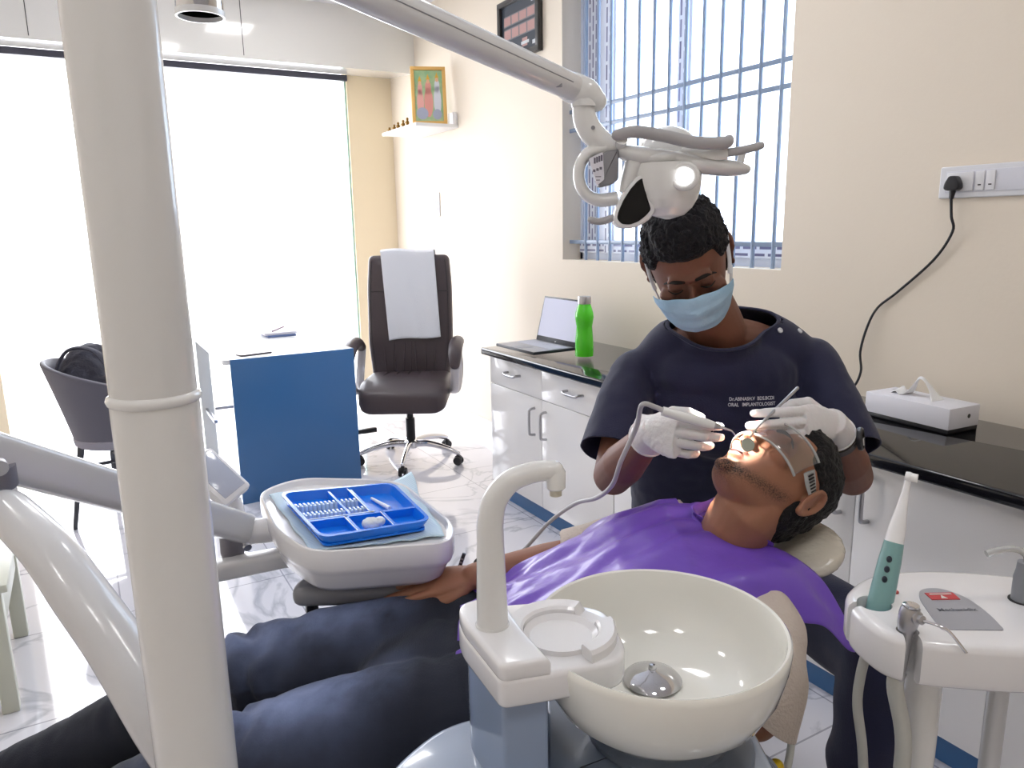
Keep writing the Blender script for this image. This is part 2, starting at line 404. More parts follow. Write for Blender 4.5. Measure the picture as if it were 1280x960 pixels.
# ============================================================ COUNTER AND CABINETS
cx0, cx1 = 1.80, 2.345
g = G().prism(round_poly([(1.755, -0.6), (WX-0.002, -0.6), (WX-0.002, 3.40), (1.755, 3.40)], 0.008), 0.765, 0.80, 0.008)
ctop = single('worktop', g, M_granite, 'long glossy black granite worktop running under the window', 'worktop', (2.0, 1.4, 0.765))
M_cab = mat('white_cabinet_laminate', 'f2f1f1', 0.14, coat=0.5)
M_blue = mat('blue_laminate', '3a6a9e', 0.3, coat=0.2)
def pull(t, par, y, z, vert, ln=0.12):
    if vert: pts = [(cx0-.002, y, z-ln/2), (cx0-.026, y, z-ln/2+.004), (cx0-.033, y, z-ln/2+.02), (cx0-.033, y, z+ln/2-.02), (cx0-.026, y, z+ln/2-.004), (cx0-.002, y, z+ln/2)]
    else: pts = [(cx0-.002, y-ln/2, z), (cx0-.026, y-ln/2+.004, z), (cx0-.033, y-ln/2+.02, z-.006), (cx0-.033, y+ln/2-.02, z-.006), (cx0-.026, y+ln/2-.004, z), (cx0-.002, y+ln/2, z)]
    t.part('handle', G().tube(pts, 0.0065, 10, smooth=4), M_steel, parent=par)
def cabinet(y0, y1, lab, drawers, split, pulls):
    t = Thing('base_cabinet', lab, 'cabinet', (cx0, (y0+y1)/2, 0), group=None)
    t.part('body', G().box((cx0+.019, y0+.001, 0.085), (cx1-.012, y1-.001, 0.764)), M_cab)
    t.part('plinth', G().box((cx0+.03, y0+.001, 0.0), (cx0+.05, y1-.001, 0.085)), M_blue, label='blue plinth')
    zt = 0.614 if drawers else 0.76
    ym = split
    for (a, b_, py) in ((y0, ym, pulls[0]), (ym, y1, pulls[1])):
        if drawers:
            d = t.part('drawer', G().box((cx0, a+.0015, 0.617), (cx0+.018, b_-.0015, 0.760), 0.0015), M_cab)
            pull(t, d, (a+b_)/2, 0.698, False)
        d = t.part('door', G().box((cx0, a+.0015, 0.088), (cx0+.018, b_-.0015, zt), 0.0015), M_cab)
        if py is not None: pull(t, d, py, (0.50 if drawers else 0.66), True, 0.13)
cabinet(2.335, 3.385, 'white two-drawer two-door cabinet at the laptop end of the counter', True, 2.885, (2.845, 2.945))
cabinet(1.60, 2.332, 'white cabinet behind the dentist, partly hidden by his legs and the patient', True, 1.97, (1.93, 2.01))
cabinet(0.62, 1.597, 'white plain-door cabinet under the tissue box, right of the patient head', False, 1.247, (1.205, 1.29))
cabinet(-0.59, 0.617, 'white plain-door cabinet at the near end of the counter', False, 0.02, (-0.03, 0.07))

# ---- laptop
cz = 0.80
t = Thing('laptop', 'open grey laptop with a blank lit screen on the black worktop', 'laptop', (1.95, 3.2, cz))
# base: hinge edge nearest the window wall side, screen faces the room
A = Vector((1.829, 3.375, 0)); B = Vector((1.835, 3.01, 0)); Cc = Vector((2.07, 3.03, 0)); Dd = Vector((2.085, 3.41, 0))
ex = (A-B).normalized(); ey = Vector((ex.y, -ex.x, 0))
if ey.x < 0: ey = -ey
lw, ld = 0.36, 0.245; O = B.copy()
MB = M4(ex, ey, (0, 0, 1), (O.x, O.y, cz))
if MB.determinant() < 0: pass
lap = G().box((0, 0, 0.004), (lw, ld, 0.018), 0.003, MB)
base = t.part('base', lap, mat('laptop_black', '2b2d33', 0.35))
t.part('keyboard_deck', G().box((0.004, 0.004, 0.0175), (lw-.004, ld-.012, 0.0188), 0, MB), mat('laptop_silver', '9b9ba0', 0.35, metal=0.3), label='silver keyboard deck')
kb = G()
for i in range(5):
    for j in range(14): kb.box((0.02+j*.0228, 0.215-i*.021-.017, 0.0185), (0.02+j*.0228+.0195, 0.215-i*.021, 0.0205), 0.001, MB)
t.part('keyboard', kb, mat('key_grey', 'b9b9c2', 0.5))
t.part('touchpad', G().box((0.13, 0.015, 0.0186), (0.235, 0.085, 0.0196), 0.0008, MB), mat('pad_grey', '8d8d92', 0.4))
tl = math.radians(14)
MS = MB @ Matrix.Translation((0, ld, 0.016)) @ Matrix.Rotation(-tl, 4, 'X')
lid = t.part('lid', G().box((0, 0, 0.0), (lw, 0.006, 0.235), 0.0025, MS), MATS['laptop_black'])
t.part('screen', G().box((0.009, -0.0012, 0.026), (lw-.009, 0.0, 0.226), 0, MS), mat('lit_screen', '9fa0b8', 0.25, emit='c6c8e4', estr=0.02), parent=lid, label='blank pale lit screen')
t.part('hinge', G().tube([MS @ Vector((0.03, 0.003, -0.002)), MS @ Vector((lw-.03, 0.003, -0.002))], 0.005, 10), MATS['laptop_silver'])
t.part('maker_mark', text_geo('hp', 0.012, MS @ M4((1, 0, 0), (0, 0, 1), (0, -1, 0), (lw/2, -0.0012, 0.008))), M_white, parent=lid)

# ---- green bottle
bx, by = 2.03, 2.87
t = Thing('water_bottle', 'bright green waisted water bottle with a steel cap on the black worktop', 'bottle', (bx, by, cz))
t.part('body', G().lathe([(0.030, 0.001), (0.0425, 0.003), (0.0435, 0.02), (0.043, 0.07), (0.0395, 0.11), (0.037, 0.14), (0.041, 0.165), (0.0435, 0.185), (0.042, 0.205), (0.035, 0.228), (0.030, 0.243), (0.029, 0.249)], (bx, by, cz), 40),
       mat('green_plastic', '4fd023', 0.18, coat=0.5))
t.part('cap', G().lathe([(0.0285, 0.247), (0.0315, 0.248), (0.0315, 0.278), (0.030, 0.282), (0.0, 0.282)], (bx, by, cz), 40), M_steel, label='brushed steel screw cap')

# ---- tissue box
TB = [Vector((2.085, 1.455, 0)), Vector((2.105, 1.175, 0)), Vector((2.235, 1.185, 0))]
c = Vector((2.165, 1.318, 0)); ang = math.radians(-4)
MT = Matrix.Translation((2.175, 1.315, cz)) @ Matrix.Rotation(ang, 4, 'Z')
t = Thing('tissue_box', 'white rigid tissue box on a black base, on the worktop beside the dentist', 'tissue box', (2.175, 1.315, cz))
t.part('box', G().box((-.068, -.14, 0.012), (.068, .14, 0.075), 0.003, MT), mat('matte_white_box', 'e6e6ee', 0.45))
t.part('base', G().box((-.066, -.138, 0.0), (.066, .138, 0.0125), 0.001, MT), M_black, label='black base plate')
t.part('hole', G().lathe([(0.0065, 0), (0.0065, 0.002)], MT @ Vector((0.02, -.1385, 0.045)), 18, axis=(0.0, -1, 0)), M_black)
def tis(u, v):
    x = -0.03+0.06*v; y = -0.055+0.11*u
    h = math.sin(PI*u)**1.6*(0.045+0.02*math.sin(3*u))
    return MT @ Vector((x*(1-0.85*math.sin(PI*u)) + 0.006*math.sin(9*u), y, 0.0755 + h*(1-0.25*abs(v-.5))))
gt = G().grid(tis, 24, 9)
def tis2(u, v):
    return MT @ Vector((-0.02+0.04*v, 0.06+0.03*u, 0.0755+0.02*math.sin(PI*u)*(0.4+v*0.6)))
gt.grid(tis2, 10, 6)
to = t.part('tissue', gt, mat('tissue_paper', 'f4f4f4', 0.9)); sm = to.modifiers.new('thick', 'SOLIDIFY'); sm.thickness = 0.0012

# ---- socket plate and plug with cable
t = Thing('socket_plate', 'long white modular socket and switch plate on the cream wall at right', 'socket plate', (WX, 1.10, 1.51))
t.part('frame', G().prism(round_poly([(0.80, 1.464), (1.42, 1.464), (1.42, 1.558), (0.80, 1.558)], 0.006), 0, 0.012, 0.004, M4((0, 1, 0), (0, 0, 1), (1, 0, 0), (WX-0.0125, 0, 0))), mat('plate_white', 'dcdde2', 0.3))
t.part('insert', G().box((WX-0.0145, 0.825, 1.480), (WX-0.011, 1.40, 1.543), 0.001), mat('insert_white', 'd3d4dd', 0.35))
for y0, y1, kind in ((1.315, 1.395, 's'), (1.283, 1.309, 'w'), (1.253, 1.279, 'w'), (1.10, 1.16, 'w'), (1.03, 1.06, 'w'), (0.9, 0.98, 's')):
    p = t.part('switch' if kind == 'w' else 'socket', G().box((WX-0.0185, y0, 1.484), (WX-0.014, y1, 1.539), 0.0015), mat('switch_white', 'e4e4e8', 0.3))
    if kind == 'w': t.part('marker', G().box((WX-0.0192, y1-.018, 1.498), (WX-0.0183, y1-.009, 1.5015)), M_black, parent=p)
t = Thing('plug_cable', 'black three-pin plug and cord running from the wall plate down behind the dentist', 'plug', (WX-0.02, 1.365, 1.5))
MP = M4((0, 1, 0), (0, 0, 1), (1, 0, 0), (WX-0.0455, 1.365, 1.508))
t.part('plug', G().prism(round_poly([(-.024, -.016), (-.014, -.022), (.014, -.022), (.024, -.016), (.022, .0), (.010, .021), (-.010, .021), (-.022, .0)], 0.006), 0, 0.028, 0.005, MP)
       .tube([(WX-.03, 1.365, 1.49), (WX-.032, 1.367, 1.462)], [0.010, 0.006], 12), mat('plug_black', '232329', 0.4))
cp = [(WX-.032, 1.367, 1.463), (WX-.03, 1.362, 1.41), (WX-.02, 1.36, 1.364), (WX-.012, 1.415, 1.278), (WX-.010, 1.527, 1.171), (WX-.012, 1.594, 1.112),
      (WX-.02, 1.622, 1.042), (WX-.02, 1.640, 0.956), (WX-.03, 1.625, 0.888), (WX-.04, 1.65, 0.825), (WX-.08, 1.70, 0.8045), (WX-.20, 1.78, 0.8045), (WX-.22, 1.95, 0.8045)]
t.part('cord', G().tube(cp, 0.0042, 10, smooth=6), MATS['plug_black'])

# ============================================================ FAR FURNITURE
# ---- shelf with framed picture and brass figurines
M_shelf = mat('white_shelf', 'e9e9ea', 0.35)
t = Thing('wall_shelf', 'small white shelf fixed to the wall near the far corner', 'shelf', (WX, 5.1, 2.07))
t.part('board', G().box((2.04, 4.79, 2.066), (WX-.002, 5.42, 2.088), 0.002), M_shelf)
t.part('bracket', G().box((2.325, 4.81, 2.0885), (WX-.002, 4.90, 2.17), 0.003).box((2.33, 4.80, 2.088), (WX-.002, 4.81, 2.16), 0.001), M_whitec)
px, py, pz = 2.075, 4.93, 2.0885
pd = Vector((0.20, -0.075, 0)).normalized(); pn = Vector((pd.y, -pd.x, 0)).normalized()
if pn.y > 0: pn = -pn
tilt = math.radians(9); up = Vector((0, 0, 1))*math.cos(tilt) - pn*math.sin(tilt); nn = pd.cross(up)
MPic = M4(pd, up, nn, (px, py, pz))          # local x width, y height, -?z normal
t = Thing('framed_picture', 'gold-framed colourful picture leaning on the small white wall shelf', 'picture', (px, py, pz))
PW, PH = 0.235, 0.385
sgn = 1 if nn.dot(Vector((0, -1, 0))) > 0 else -1
fr = G()
for a, b in (((0, 0), (PW, .024)), ((0, PH-.024), (PW, PH)), ((0, 0.02), (.024, PH-.02)), ((PW-.024, 0.02), (PW, PH-.02))):
    fr.box((a[0], a[1], -.009), (b[0], b[1], .009), 0.003, MPic)
t.part('frame', fr, mat('gilt_wood', 'e3b56a', 0.3, metal=0.35))
t.part('print', G().box((.02, .02, -.006), (PW-.02, PH-.02, .001), 0, MPic), mat('painted_green_ground', '8fb58a', 0.4, mix=('b9c79a', 14, 0.4, 0.7)))  # print and figure colours paled to imitate glare on the picture
fig = G()
def patch(g, cx_, cy_, rx, ry, z, M, n=14): g.prism([(cx_+rx*math.cos(2*PI*i/n), cy_+ry*math.sin(2*PI*i/n)) for i in range(n)], z, z+.0012, 0, M)
z_ = .001 if sgn > 0 else -.0075
for k, (cx_, w_) in enumerate(((.06, .020), (.115, .026), (.175, .022))):
    g1 = G(); patch(g1, cx_, .14+.01*k, w_*1.15, .10, z_, MPic); patch(g1, cx_, .235+.01*k, w_*.8, .05, z_, MPic)
    t.part('figure', g1, mat('robe_%s' % ['rose', 'coral', 'pearl'][k], ['e2a9a2', 'dd9a90', 'd3d6df'][k], 0.5))
    g2 = G(); patch(g2, cx_, .275+.012*k, .011, .014, z_+.001, MPic); t.part('face', g2, mat('painted_skin', 'e5b58f', 0.5))
    g3 = G(); g3.prism([(cx_-.013, .287+.012*k), (cx_+.013, .287+.012*k), (cx_, .325+.012*k)], z_+.001, z_+.002, 0, MPic); t.part('crown', g3, mat('painted_gold', 'dcae45', 0.5))
g1 = G(); patch(g1, .07, .075, .04, .04, z_+.001, MPic); patch(g1, .17, .07, .03, .035, z_+.001, MPic); t.part('foreground_shape', g1, mat('painted_slate', 'a5abc0', 0.5))
M_brass = mat('aged_brass', '8d6a2e', 0.35, metal=0.7)
fl = ['outermost small brass figurine at the left tip of the shelf', 'second small brass figurine from the shelf tip', 'third small brass figurine from the shelf tip',
      'fourth small brass figurine, just left of the gold-framed picture', 'small brass figurine touching the gold picture frame']
for k in range(5):
    x, y = 2.075+.004*(k % 2), 5.36-.085*k; h = (.035, .045, .05, .055, .06)[k]
    single('brass_figurine', G().lathe([(.012, 0), (.014, .004), (.009, .010), (.012, h*.35), (.013, h*.5), (.006, h*.66), (.009, h*.8), (.007, h*.93), (.001, h)], (x, y, 2.0882), 14)
           .ell((x-.006, y+.012, 2.0882+h*.45), (.006, .012, .006), seg=10, rings=6), M_brass, fl[k], 'figurine', (x, y, 2.0882), group='brass figurines on the shelf')

# ---- dark framed chart on the window wall
t = Thing('wall_chart', 'black-framed dark dental chart hanging high on the cream wall left of the window', 'picture', (WX, 3.95, 2.5))
MC = M4((0, -1, 0), (0, 0, 1), (-1, 0, 0), (WX-.002, 4.17, 2.345))
cw, ch = .455, .335
fr = G()
for a, b in (((0, 0), (cw, .03)), ((0, ch-.03), (cw, ch)), ((0, .028), (.03, ch-.028)), ((cw-.03, .028), (cw, ch-.028))): fr.box((a[0], a[1], 0), (b[0], b[1], .032), 0.003, MC)
t.part('frame', fr, mat('dark_frame_wood', '33302f', 0.35))
bd = t.part('board', G().box((.028, .028, .004), (cw-.028, ch-.028, .014), 0, MC), mat('chart_ground', '3c434d', 0.3))
cells = G(); pink = G(); wht = G()
for i, (a, b) in enumerate([((.06, .20), (.40, .245)), ((.06, .125), (.40, .175))]):
    cells.box((a[0]-.006, a[1]-.006, .014), (b[0]+.006, b[1]+.006, .0148), 0, MC)
    for k in range(4): pink.box((a[0]+k*.087, a[1], .0148), (a[0]+k*.087+.074, b[1], .0156), 0, MC)
for x in (.10, .26): pink.box((x, .055, .014), (x+.055, .10, .0152), 0, MC); wht.box((x-.01, .066, .0152), (x+.075, .082, .016), 0, MC)
wht.box((.37, .05, .014), (.41, .07, .015), 0, MC).box((.36, .27, .014), (.40, .285, .015), 0, MC)
t.part('picture_grid', cells, mat('chart_grey', '77777c', 0.5), parent=bd); t.part('photo', pink, mat('chart_pink', 'b08a86', 0.5), parent=bd); t.part('caption', wht, mat('chart_white', 'c9cdd0', 0.5), parent=bd)
single('wall_bracket', G().box((WX-.025, 4.27, 2.45), (WX-.001, 4.32, 2.50), 0.004), M_cyl, 'tiny grey fixing on the wall beside the black-framed chart', 'bracket', (WX, 4.29, 2.47))
g = G().prism(round_poly([(5.13, 1.49), (5.28, 1.49), (5.28, 1.66), (5.13, 1.66)], 0.006), 0, .009, .003, M4((0, 1, 0), (0, 0, 1), (1, 0, 0), (WX-.0095, 0, 0)))
t = Thing('light_switch', 'small white switch plate on the sunlit wall under the shelf', 'switch', (WX, 5.2, 1.57))
t.part('plate', g, MATS['plate_white'])
for k in range(3): t.part('rocker', G().box((WX-.0135, 5.15+k*.04, 1.53), (WX-.009, 5.18+k*.04, 1.62), .001), MATS['switch_white'])

# ---- desk
M_deskw = mat('desk_white', 'e6e7ea', 0.25, coat=0.3)
t = Thing('office_desk', 'white desk with a solid blue end panel facing the dental chair', 'desk', (0.94, 4.5, 0))
t.part('top', G().box((0.585, 3.962, 0.745), (1.262, 5.02, 0.77), .002), M_deskw)
t.part('end_panel', G().box((0.618, 3.955, 0.0), (1.262, 3.975, 0.7705), .001), MATS['blue_laminate'], label='blue end panel')
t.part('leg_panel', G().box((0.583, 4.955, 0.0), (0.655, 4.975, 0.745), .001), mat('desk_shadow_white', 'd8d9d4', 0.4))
t.part('leg_panel', G().box((1.235, 4.0, 0.0), (1.26, 5.0, 0.744), .001), M_deskw)
t.part('rail', G().box((0.66, 4.955, 0.30), (1.235, 4.972, 0.32), .001).box((0.60, 4.60, 0.30), (0.62, 4.955, 0.32), .001), M_steel)
t.part('foot_bar', G().box((1.20, 4.1, 0.24), (1.42, 4.13, 0.265), .003), M_black)
t = Thing('ring_binder', 'thin stack of papers and booklets lying on the far half of the white desk', 'papers', (1.06, 4.8, 0.7705))
t.part('booklet', G().box((0.96, 4.66, 0.7705), (1.13, 4.90, 0.782), .001), mat('booklet_blue', '5c6f9c', 0.5))
t.part('booklet', G().box((0.945, 4.68, 0.7822), (1.14, 4.95, 0.797), .001, Matrix.Translation((0, 0, 0))), mat('booklet_white', 'e8e4ea', 0.5))
t.part('pen', G().tube([(1.0, 4.72, .802), (1.12, 4.93, .802)], .0045, 8), mat('pen_purple', '8a7386', 0.4))
t.o.name = 'paper_stack'
M4d = Matrix.Translation((0.76, 4.075, 0.7705)) @ Matrix.Rotation(math.radians(12), 4, 'Z')
t = Thing('mobile_phone', 'dark phone lying at the corner of the white desk above the blue panel', 'phone', (0.76, 4.06, 0.7705))
t.part('body', G().prism(round_poly([(-.085, -.04), (.085, -.04), (.085, .04), (-.085, .04)], .012), 0, .009, .003, M4d), mat('phone_grey', '5b5358', 0.25))
t.part('screen', G().prism(round_poly([(-.08, -.035), (.08, -.035), (.08, .035), (-.08, .035)], .01), .009, .0096, 0, M4d), mat('dark_glass', '15151a', 0.05, coat=.5))

# ---- executive chair
M_lea = mat('brown_leather', '42383c', 0.42, bump=(240, .12, 3), coat=.08)
br, bf = -0.644, 4.469
t = Thing('office_chair', 'dark brown leather executive chair with chrome star base facing the room', 'chair', (br, bf, 0), 'rf')
def padded(out, depth, M, puff=0.02, n=3):
    """upholstered slab from an outline: two shells swollen in the middle"""
    g = G(); m = len(out); cx_ = sum(p[0] for p in out)/m; cy_ = sum(p[1] for p in out)/m; R = []
    for s_, k in ((-.5, .0), (-.5, .0)): pass
    lay = [(-1, .55), (-1, .80), (-.86, .93), (-.45, 1.0), (.45, 1.0), (.86, .93), (1, .80), (1, .55)]
    for zz, sc in lay: R.append([M @ Vector((cx_+(x-cx_)*(1-(1-sc)*.35), cy_+(y-cy_)*(1-(1-sc)*.2), zz*depth/2 + (puff if zz > 0 else -puff)*(1-sc)*1.2)) for x, y in out])
    R.insert(0, [M @ Vector((cx_+(x-cx_)*.3, cy_+(y-cy_)*.3, -depth/2-puff*.9)) for x, y in out])
    R.append([M @ Vector((cx_+(x-cx_)*.3, cy_+(y-cy_)*.3, depth/2+puff*.9)) for x, y in out])
    return g.rings(R)
# backrest: local x across, y up, z towards the sitter; leans back a little
la = math.radians(8)
MBk = M4((1, 0, 0), (0, math.sin(la), math.cos(la)), (0, -math.cos(la), math.sin(la)), (br, bf+.17, .46))
out = round_poly([(-.235, 0), (.235, 0), (.262, .25), (.262, .60), (.248, .79), (-.248, .79), (-.262, .60), (-.262, .25)], [.04, .04, .05, .05, .035, .035, .05, .05], 6)
bk = t.part('backrest', padded(out, .085, MBk, .016), M_lea)
g = G()
for s_ in (-1, 1): g.tube([MBk @ Vector((s_*x, y, .046)) for x, y in ((.20, .02), (.235, .25), (.238, .60), (.225, .755))], .004, 8, smooth=5)
g.tube([MBk @ Vector((x, .565, .057-.1*abs(x)**2)) for x in (-.24, -.1, 0, .1, .24)], .0035, 8, smooth=3)
t.part('piping', g, mat('leather_seam', '2e292c', .5), parent=bk)
g = G()
for x0, x1 in ((-.145, -.16), (-.09, -.10), (-.045, -.03), (0.0, .01), (.045, .03), (.09, .105), (.145, .16)):
    g.tube([MBk @ Vector((x0, .03, .054)), MBk @ Vector(((x0+x1)/2, .13, .060)), MBk @ Vector((x1, .22 if abs(x0) > .1 else .27, .055))], [.002, .006, .0015], 8, smooth=4)
t.part('gather', g, M_lea, parent=bk)
MSt = M4((1, 0, 0), (0, -1, .0), (0, 0, 1), (br, bf+.17, .475))
def seatpt(u, v): pass
so = round_poly([(-.25, 0), (.25, 0), (.265, .30), (.25, .49), (-.25, .49), (-.265, .30)], [.05, .05, .08, .07, .07, .08], 6)
sg = padded(so, .10, MSt, .02)
for v in sg.v:                                     # waterfall front edge
    dpt = (bf+.17) - v.y
    if dpt > .30: v.z -= (dpt-.30)**2*1.5
st = t.part('seat', sg, M_lea)
g = G()
for x in (-.12, -.06, 0, .06, .12): g.tube([(br+x, bf+.12, .535), (br+x*1.1, bf+.06, .543), (br+x*1.2, bf-.02, .541)], [.002, .006, .001], 8, smooth=3)
t.part('gather', g, M_lea, parent=st)
for s_ in (-1, 1):
    x = br+s_*.305
    ar = t.part('armrest', G().tube([(x-s_*.01, bf+.10, .70), (x, bf+.02, .735), (x, bf-.12, .735), (x, bf-.22, .70), (x, bf-.25, .64)], [.028, .036, .038, .036, .026], 14, smooth=5, flat=1.1, round_ends=True), M_lea)
    t.part('armrest_support', G().tube([(x-s_*.012, bf+.12, .69), (x, bf+.10, .56), (x-s_*.01, bf-.02, .46), (x-s_*.03, bf-.10, .455), (x-s_*.01, bf-.20, .50), (x, bf-.25, .62)], .016, 10, smooth=6, flat=1.6), mat('silver_plastic', 'b9b6ba', .3, metal=.3), parent=ar)
t.part('gas_lift', G().tube([(br, bf, .10), (br, bf, .27)], .028, 20).tube([(br, bf, .26), (br, bf, .42)], .02, 20), M_black)
t.part('tilt_mechanism', G().box((br-.11, bf-.14, .395), (br+.11, bf+.13, .428), .008).tube([(br-.1, bf, .41), (br-.24, bf-.02, .405)], .006, 8), M_black)
g = G().lathe([(.045, .085), (.05, .09), (.05, .125), (.035, .135)], (br, bf, 0), 24)
sb = t.part('hub', g, M_chrome)
for k in range(5):
    a = math.radians(-92+72*k); dx, dy = math.cos(a), math.sin(a)
    g = G().tube([(br+dx*.03, bf+dy*.03, .11), (br+dx*.12, bf+dy*.12, .118), (br+dx*.24, bf+dy*.24, .098), (br+dx*.315, bf+dy*.315, .072)], [.024, .021, .017, .014], 12, smooth=4, flat=.8, up=(0, 0, 1), round_ends=True)
    lg = t.part('base_leg', g, M_chrome)
    cx_, cy_ = br+dx*.315, bf+dy*.315; q = Vector((-dy, dx, 0))
    g = G()
    for s_ in (-1, 1): g.lathe([(.006, -.009), (.024, -.009), (.027, -.004), (.027, .004), (.024, .009), (.006, .009)], Vector((cx_, cy_, .027))+q*s_*.015, 20, axis=q)
    g.lathe([(.012, -.012), (.022, -.01), (.022, .01), (.012, .012)], Vector((cx_, cy_, .040)), 16, axis=q).tube([(cx_, cy_, .04), (cx_, cy_, .075)], .006, 8)
    t.part('caster', g, M_black, parent=lg)
# towel over its back
tg = G()
def towel(u, v):
    x = (u-.5)*.335*(1-.05*v); s_ = v*1.0
    yy = .797+.006*math.sin(6*u)
    if v < .22:
        return MBk @ Vector((x-.005, yy-(.22-v)*1.3, -.066-.004*math.sin(9*u)))
    if v < .34:
        a = (v-.22)/.12*PI
        return MBk @ Vector((x-.005, yy+.028*math.sin(a), -.066*math.cos(a)))
    w_ = (v-.34)/.66
    return MBk @ Vector((x-.002+.035*w_, yy-w_*.525+.02*w_*(u-.5), .067+.006*math.sin(7*u+3*w_)*w_+.004*math.sin(15*u-4*w_)*w_+.006*w_))
tg.grid(towel, 30, 50)
tw = single('towel', tg, mat('pale_terry', 'e4e6ee', .95, bump=(350, .5, 3), sheen=.3), 'pale blue-white towel draped over the back of the leather office chair', 'towel', (br, bf+.2, .9), 'rf')
sm = tw.modifiers.new('thick', 'SOLIDIFY'); sm.thickness = .005; sm.offset = 0

# ---- visitor chair with a dark bag
vr, vf = -2.03, 3.60
p_ = RF((0.10, 4.10, 0)); vr, vf = p_.x, p_.y
t = Thing('visitor_chair', 'grey moulded tub visitor chair with thin dark legs left of the desk', 'chair', (vr, vf, 0), 'rf')
M_shell = mat('slate_grey_shell', '5d5c68', .5)
def shell(u, v):
    a = math.radians(65+ (335-65)*u)         # opening towards +x (right) of the rf frame
    k = math.cos(math.radians(200)-a)*.5+.5   # 1 at the back (pointing left)
    top = .66 + .16*k**1.2
    z = .40 + (top-.40)*v
    fl_ = .195 + .095*v**1.1*(.5+.6*k)
    return Vector((vr+math.cos(a)*fl_*1.02, vf+math.sin(a)*fl_, z))
g = G().grid(shell, 60, 14)
sh = t.part('backrest', g, M_shell)
sm = sh.modifiers.new('thick', 'SOLIDIFY'); sm.thickness = .024; sm.offset = -1
bv = sh.modifiers.new('round', 'BEVEL'); bv.width = .008; bv.segments = 3; bv.limit_method = 'ANGLE'
t.part('seat', G().lathe([(.0, .395), (.17, .395), (.205, .41), (.21, .44), (.19, .462), (.0, .468)], (vr, vf, 0), 36, cap=False), mat('grey_seat_pad', '8f8d99', .6))
for dx, dy in ((-.17, -.15), (.16, -.16), (-.15, .16), (.17, .15)):
    t.part('leg', G().tube([(vr+dx*.8, vf+dy*.8, .41), (vr+dx*1.12, vf+dy*1.12, .012)], [.016, .010], 12).tube([(vr+dx*1.12, vf+dy*1.12, .014), (vr+dx*1.12, vf+dy*1.12, 0)], .010, 10), mat('dark_leg_metal', '4a4c52', .35, metal=.5))
t.part('frame', G().tube([(vr-.14, vf-.125, .30), (vr+.13, vf+.12, .30)], .009, 8).tube([(vr-.125, vf+.135, .30), (vr+.135, vf-.13, .30)], .009, 8), MATS['dark_leg_metal'])
g = G()
for (c_, r_) in (((-.10, -.02, .66), (.13, .16, .17)), ((-.13, .04, .77), (.11, .13, .11)), ((-.02, -.08, .62), (.12, .12, .13)), ((.03, .05, .60), (.13, .13, .12))): g.ell(Vector(c_)+Vector((vr, vf, 0)), r_, seg=28, rings=16)
g.box((vr-.14, vf-.12, .478), (vr+.12, vf+.12, .60), .03)
def crumple(v, n):
    q = v*7; return .022*noise.noise(q) + .012*abs(noise.noise(v*17)) + .004*noise.noise(v*45)
g = fuse(g, .011, 3, disp=crumple)
t2 = Thing('backpack', 'dark grey cloth backpack slumped in the grey visitor chair', 'bag', (vr, vf, .478), 'rf')
M_bag = mat('charcoal_cloth', '3b3b47', .8, bump=(90, .4, 4))
t2.part('body', g, M_bag)
t2.part('strap', G().tube([(vr-.19, vf-.14, .60), (vr-.20, vf-.15, .74), (vr-.14, vf-.12, .87), (vr-.02, vf-.10, .86), (vr+.10, vf-.13, .72)], .008, 10, smooth=6, flat=3.0, up=(0, 0, 1)), M_bag)

# ---- white side table at the left edge
t = Thing('side_table', 'cream side table whose corner leg shows at the left edge of the frame', 'side table', (-0.62, 2.6, 0))
M_cr = mat('cream_paint', 'cfd0c0', .35)
zt = .415
for x, y in ((-.345, 2.50), (-.345, 3.0), (-.95, 2.50), (-.95, 3.0)):
    t.part('leg', G().box((x, y, 0), (x+.045, y+.045, zt-.025), .004), M_cr)
t.part('top', G().box((-.97, 2.48, zt-.025), (-.28, 3.07, zt), .005), M_cr)
t.part('apron', G().box((-.92, 2.505, zt-.15), (-.33, 2.53, zt-.024), .002).box((-.33, 2.52, zt-.15), (-.305, 3.02, zt-.024), .002), M_cr)

# ============================================================ THE DENTAL UNIT (rf coordinates)
def RP(pts, r=0.0, n=5): return round_poly(pts, r, n)
# ---- lamp post
pr_, pf_ = -0.335, 0.682
t = Thing('lamp_post', 'thick cream-white vertical post of the dental unit, crossing the left of the frame', 'post', (pr_, pf_, 0), 'rf')
t.part('lower_pole', G().lathe([(.05, .0), (.05, .03), (.0385, .035), (.0385, 1.252), (.036, 1.254)], (pr_, pf_, 0), 56), M_white)
t.part('collar', G().lathe([(.037, 1.246), (.0400, 1.248), (.0412, 1.2515), (.0400, 1.255), (.037, 1.257)], (pr_, pf_, 0), 56), M_white)
t.part('upper_pole', G().lathe([(.0365, 1.254), (.0375, 1.258), (.0375, 1.95), (.034, 1.97), (.0, 1.975)], (pr_, pf_, 0), 56), M_white)
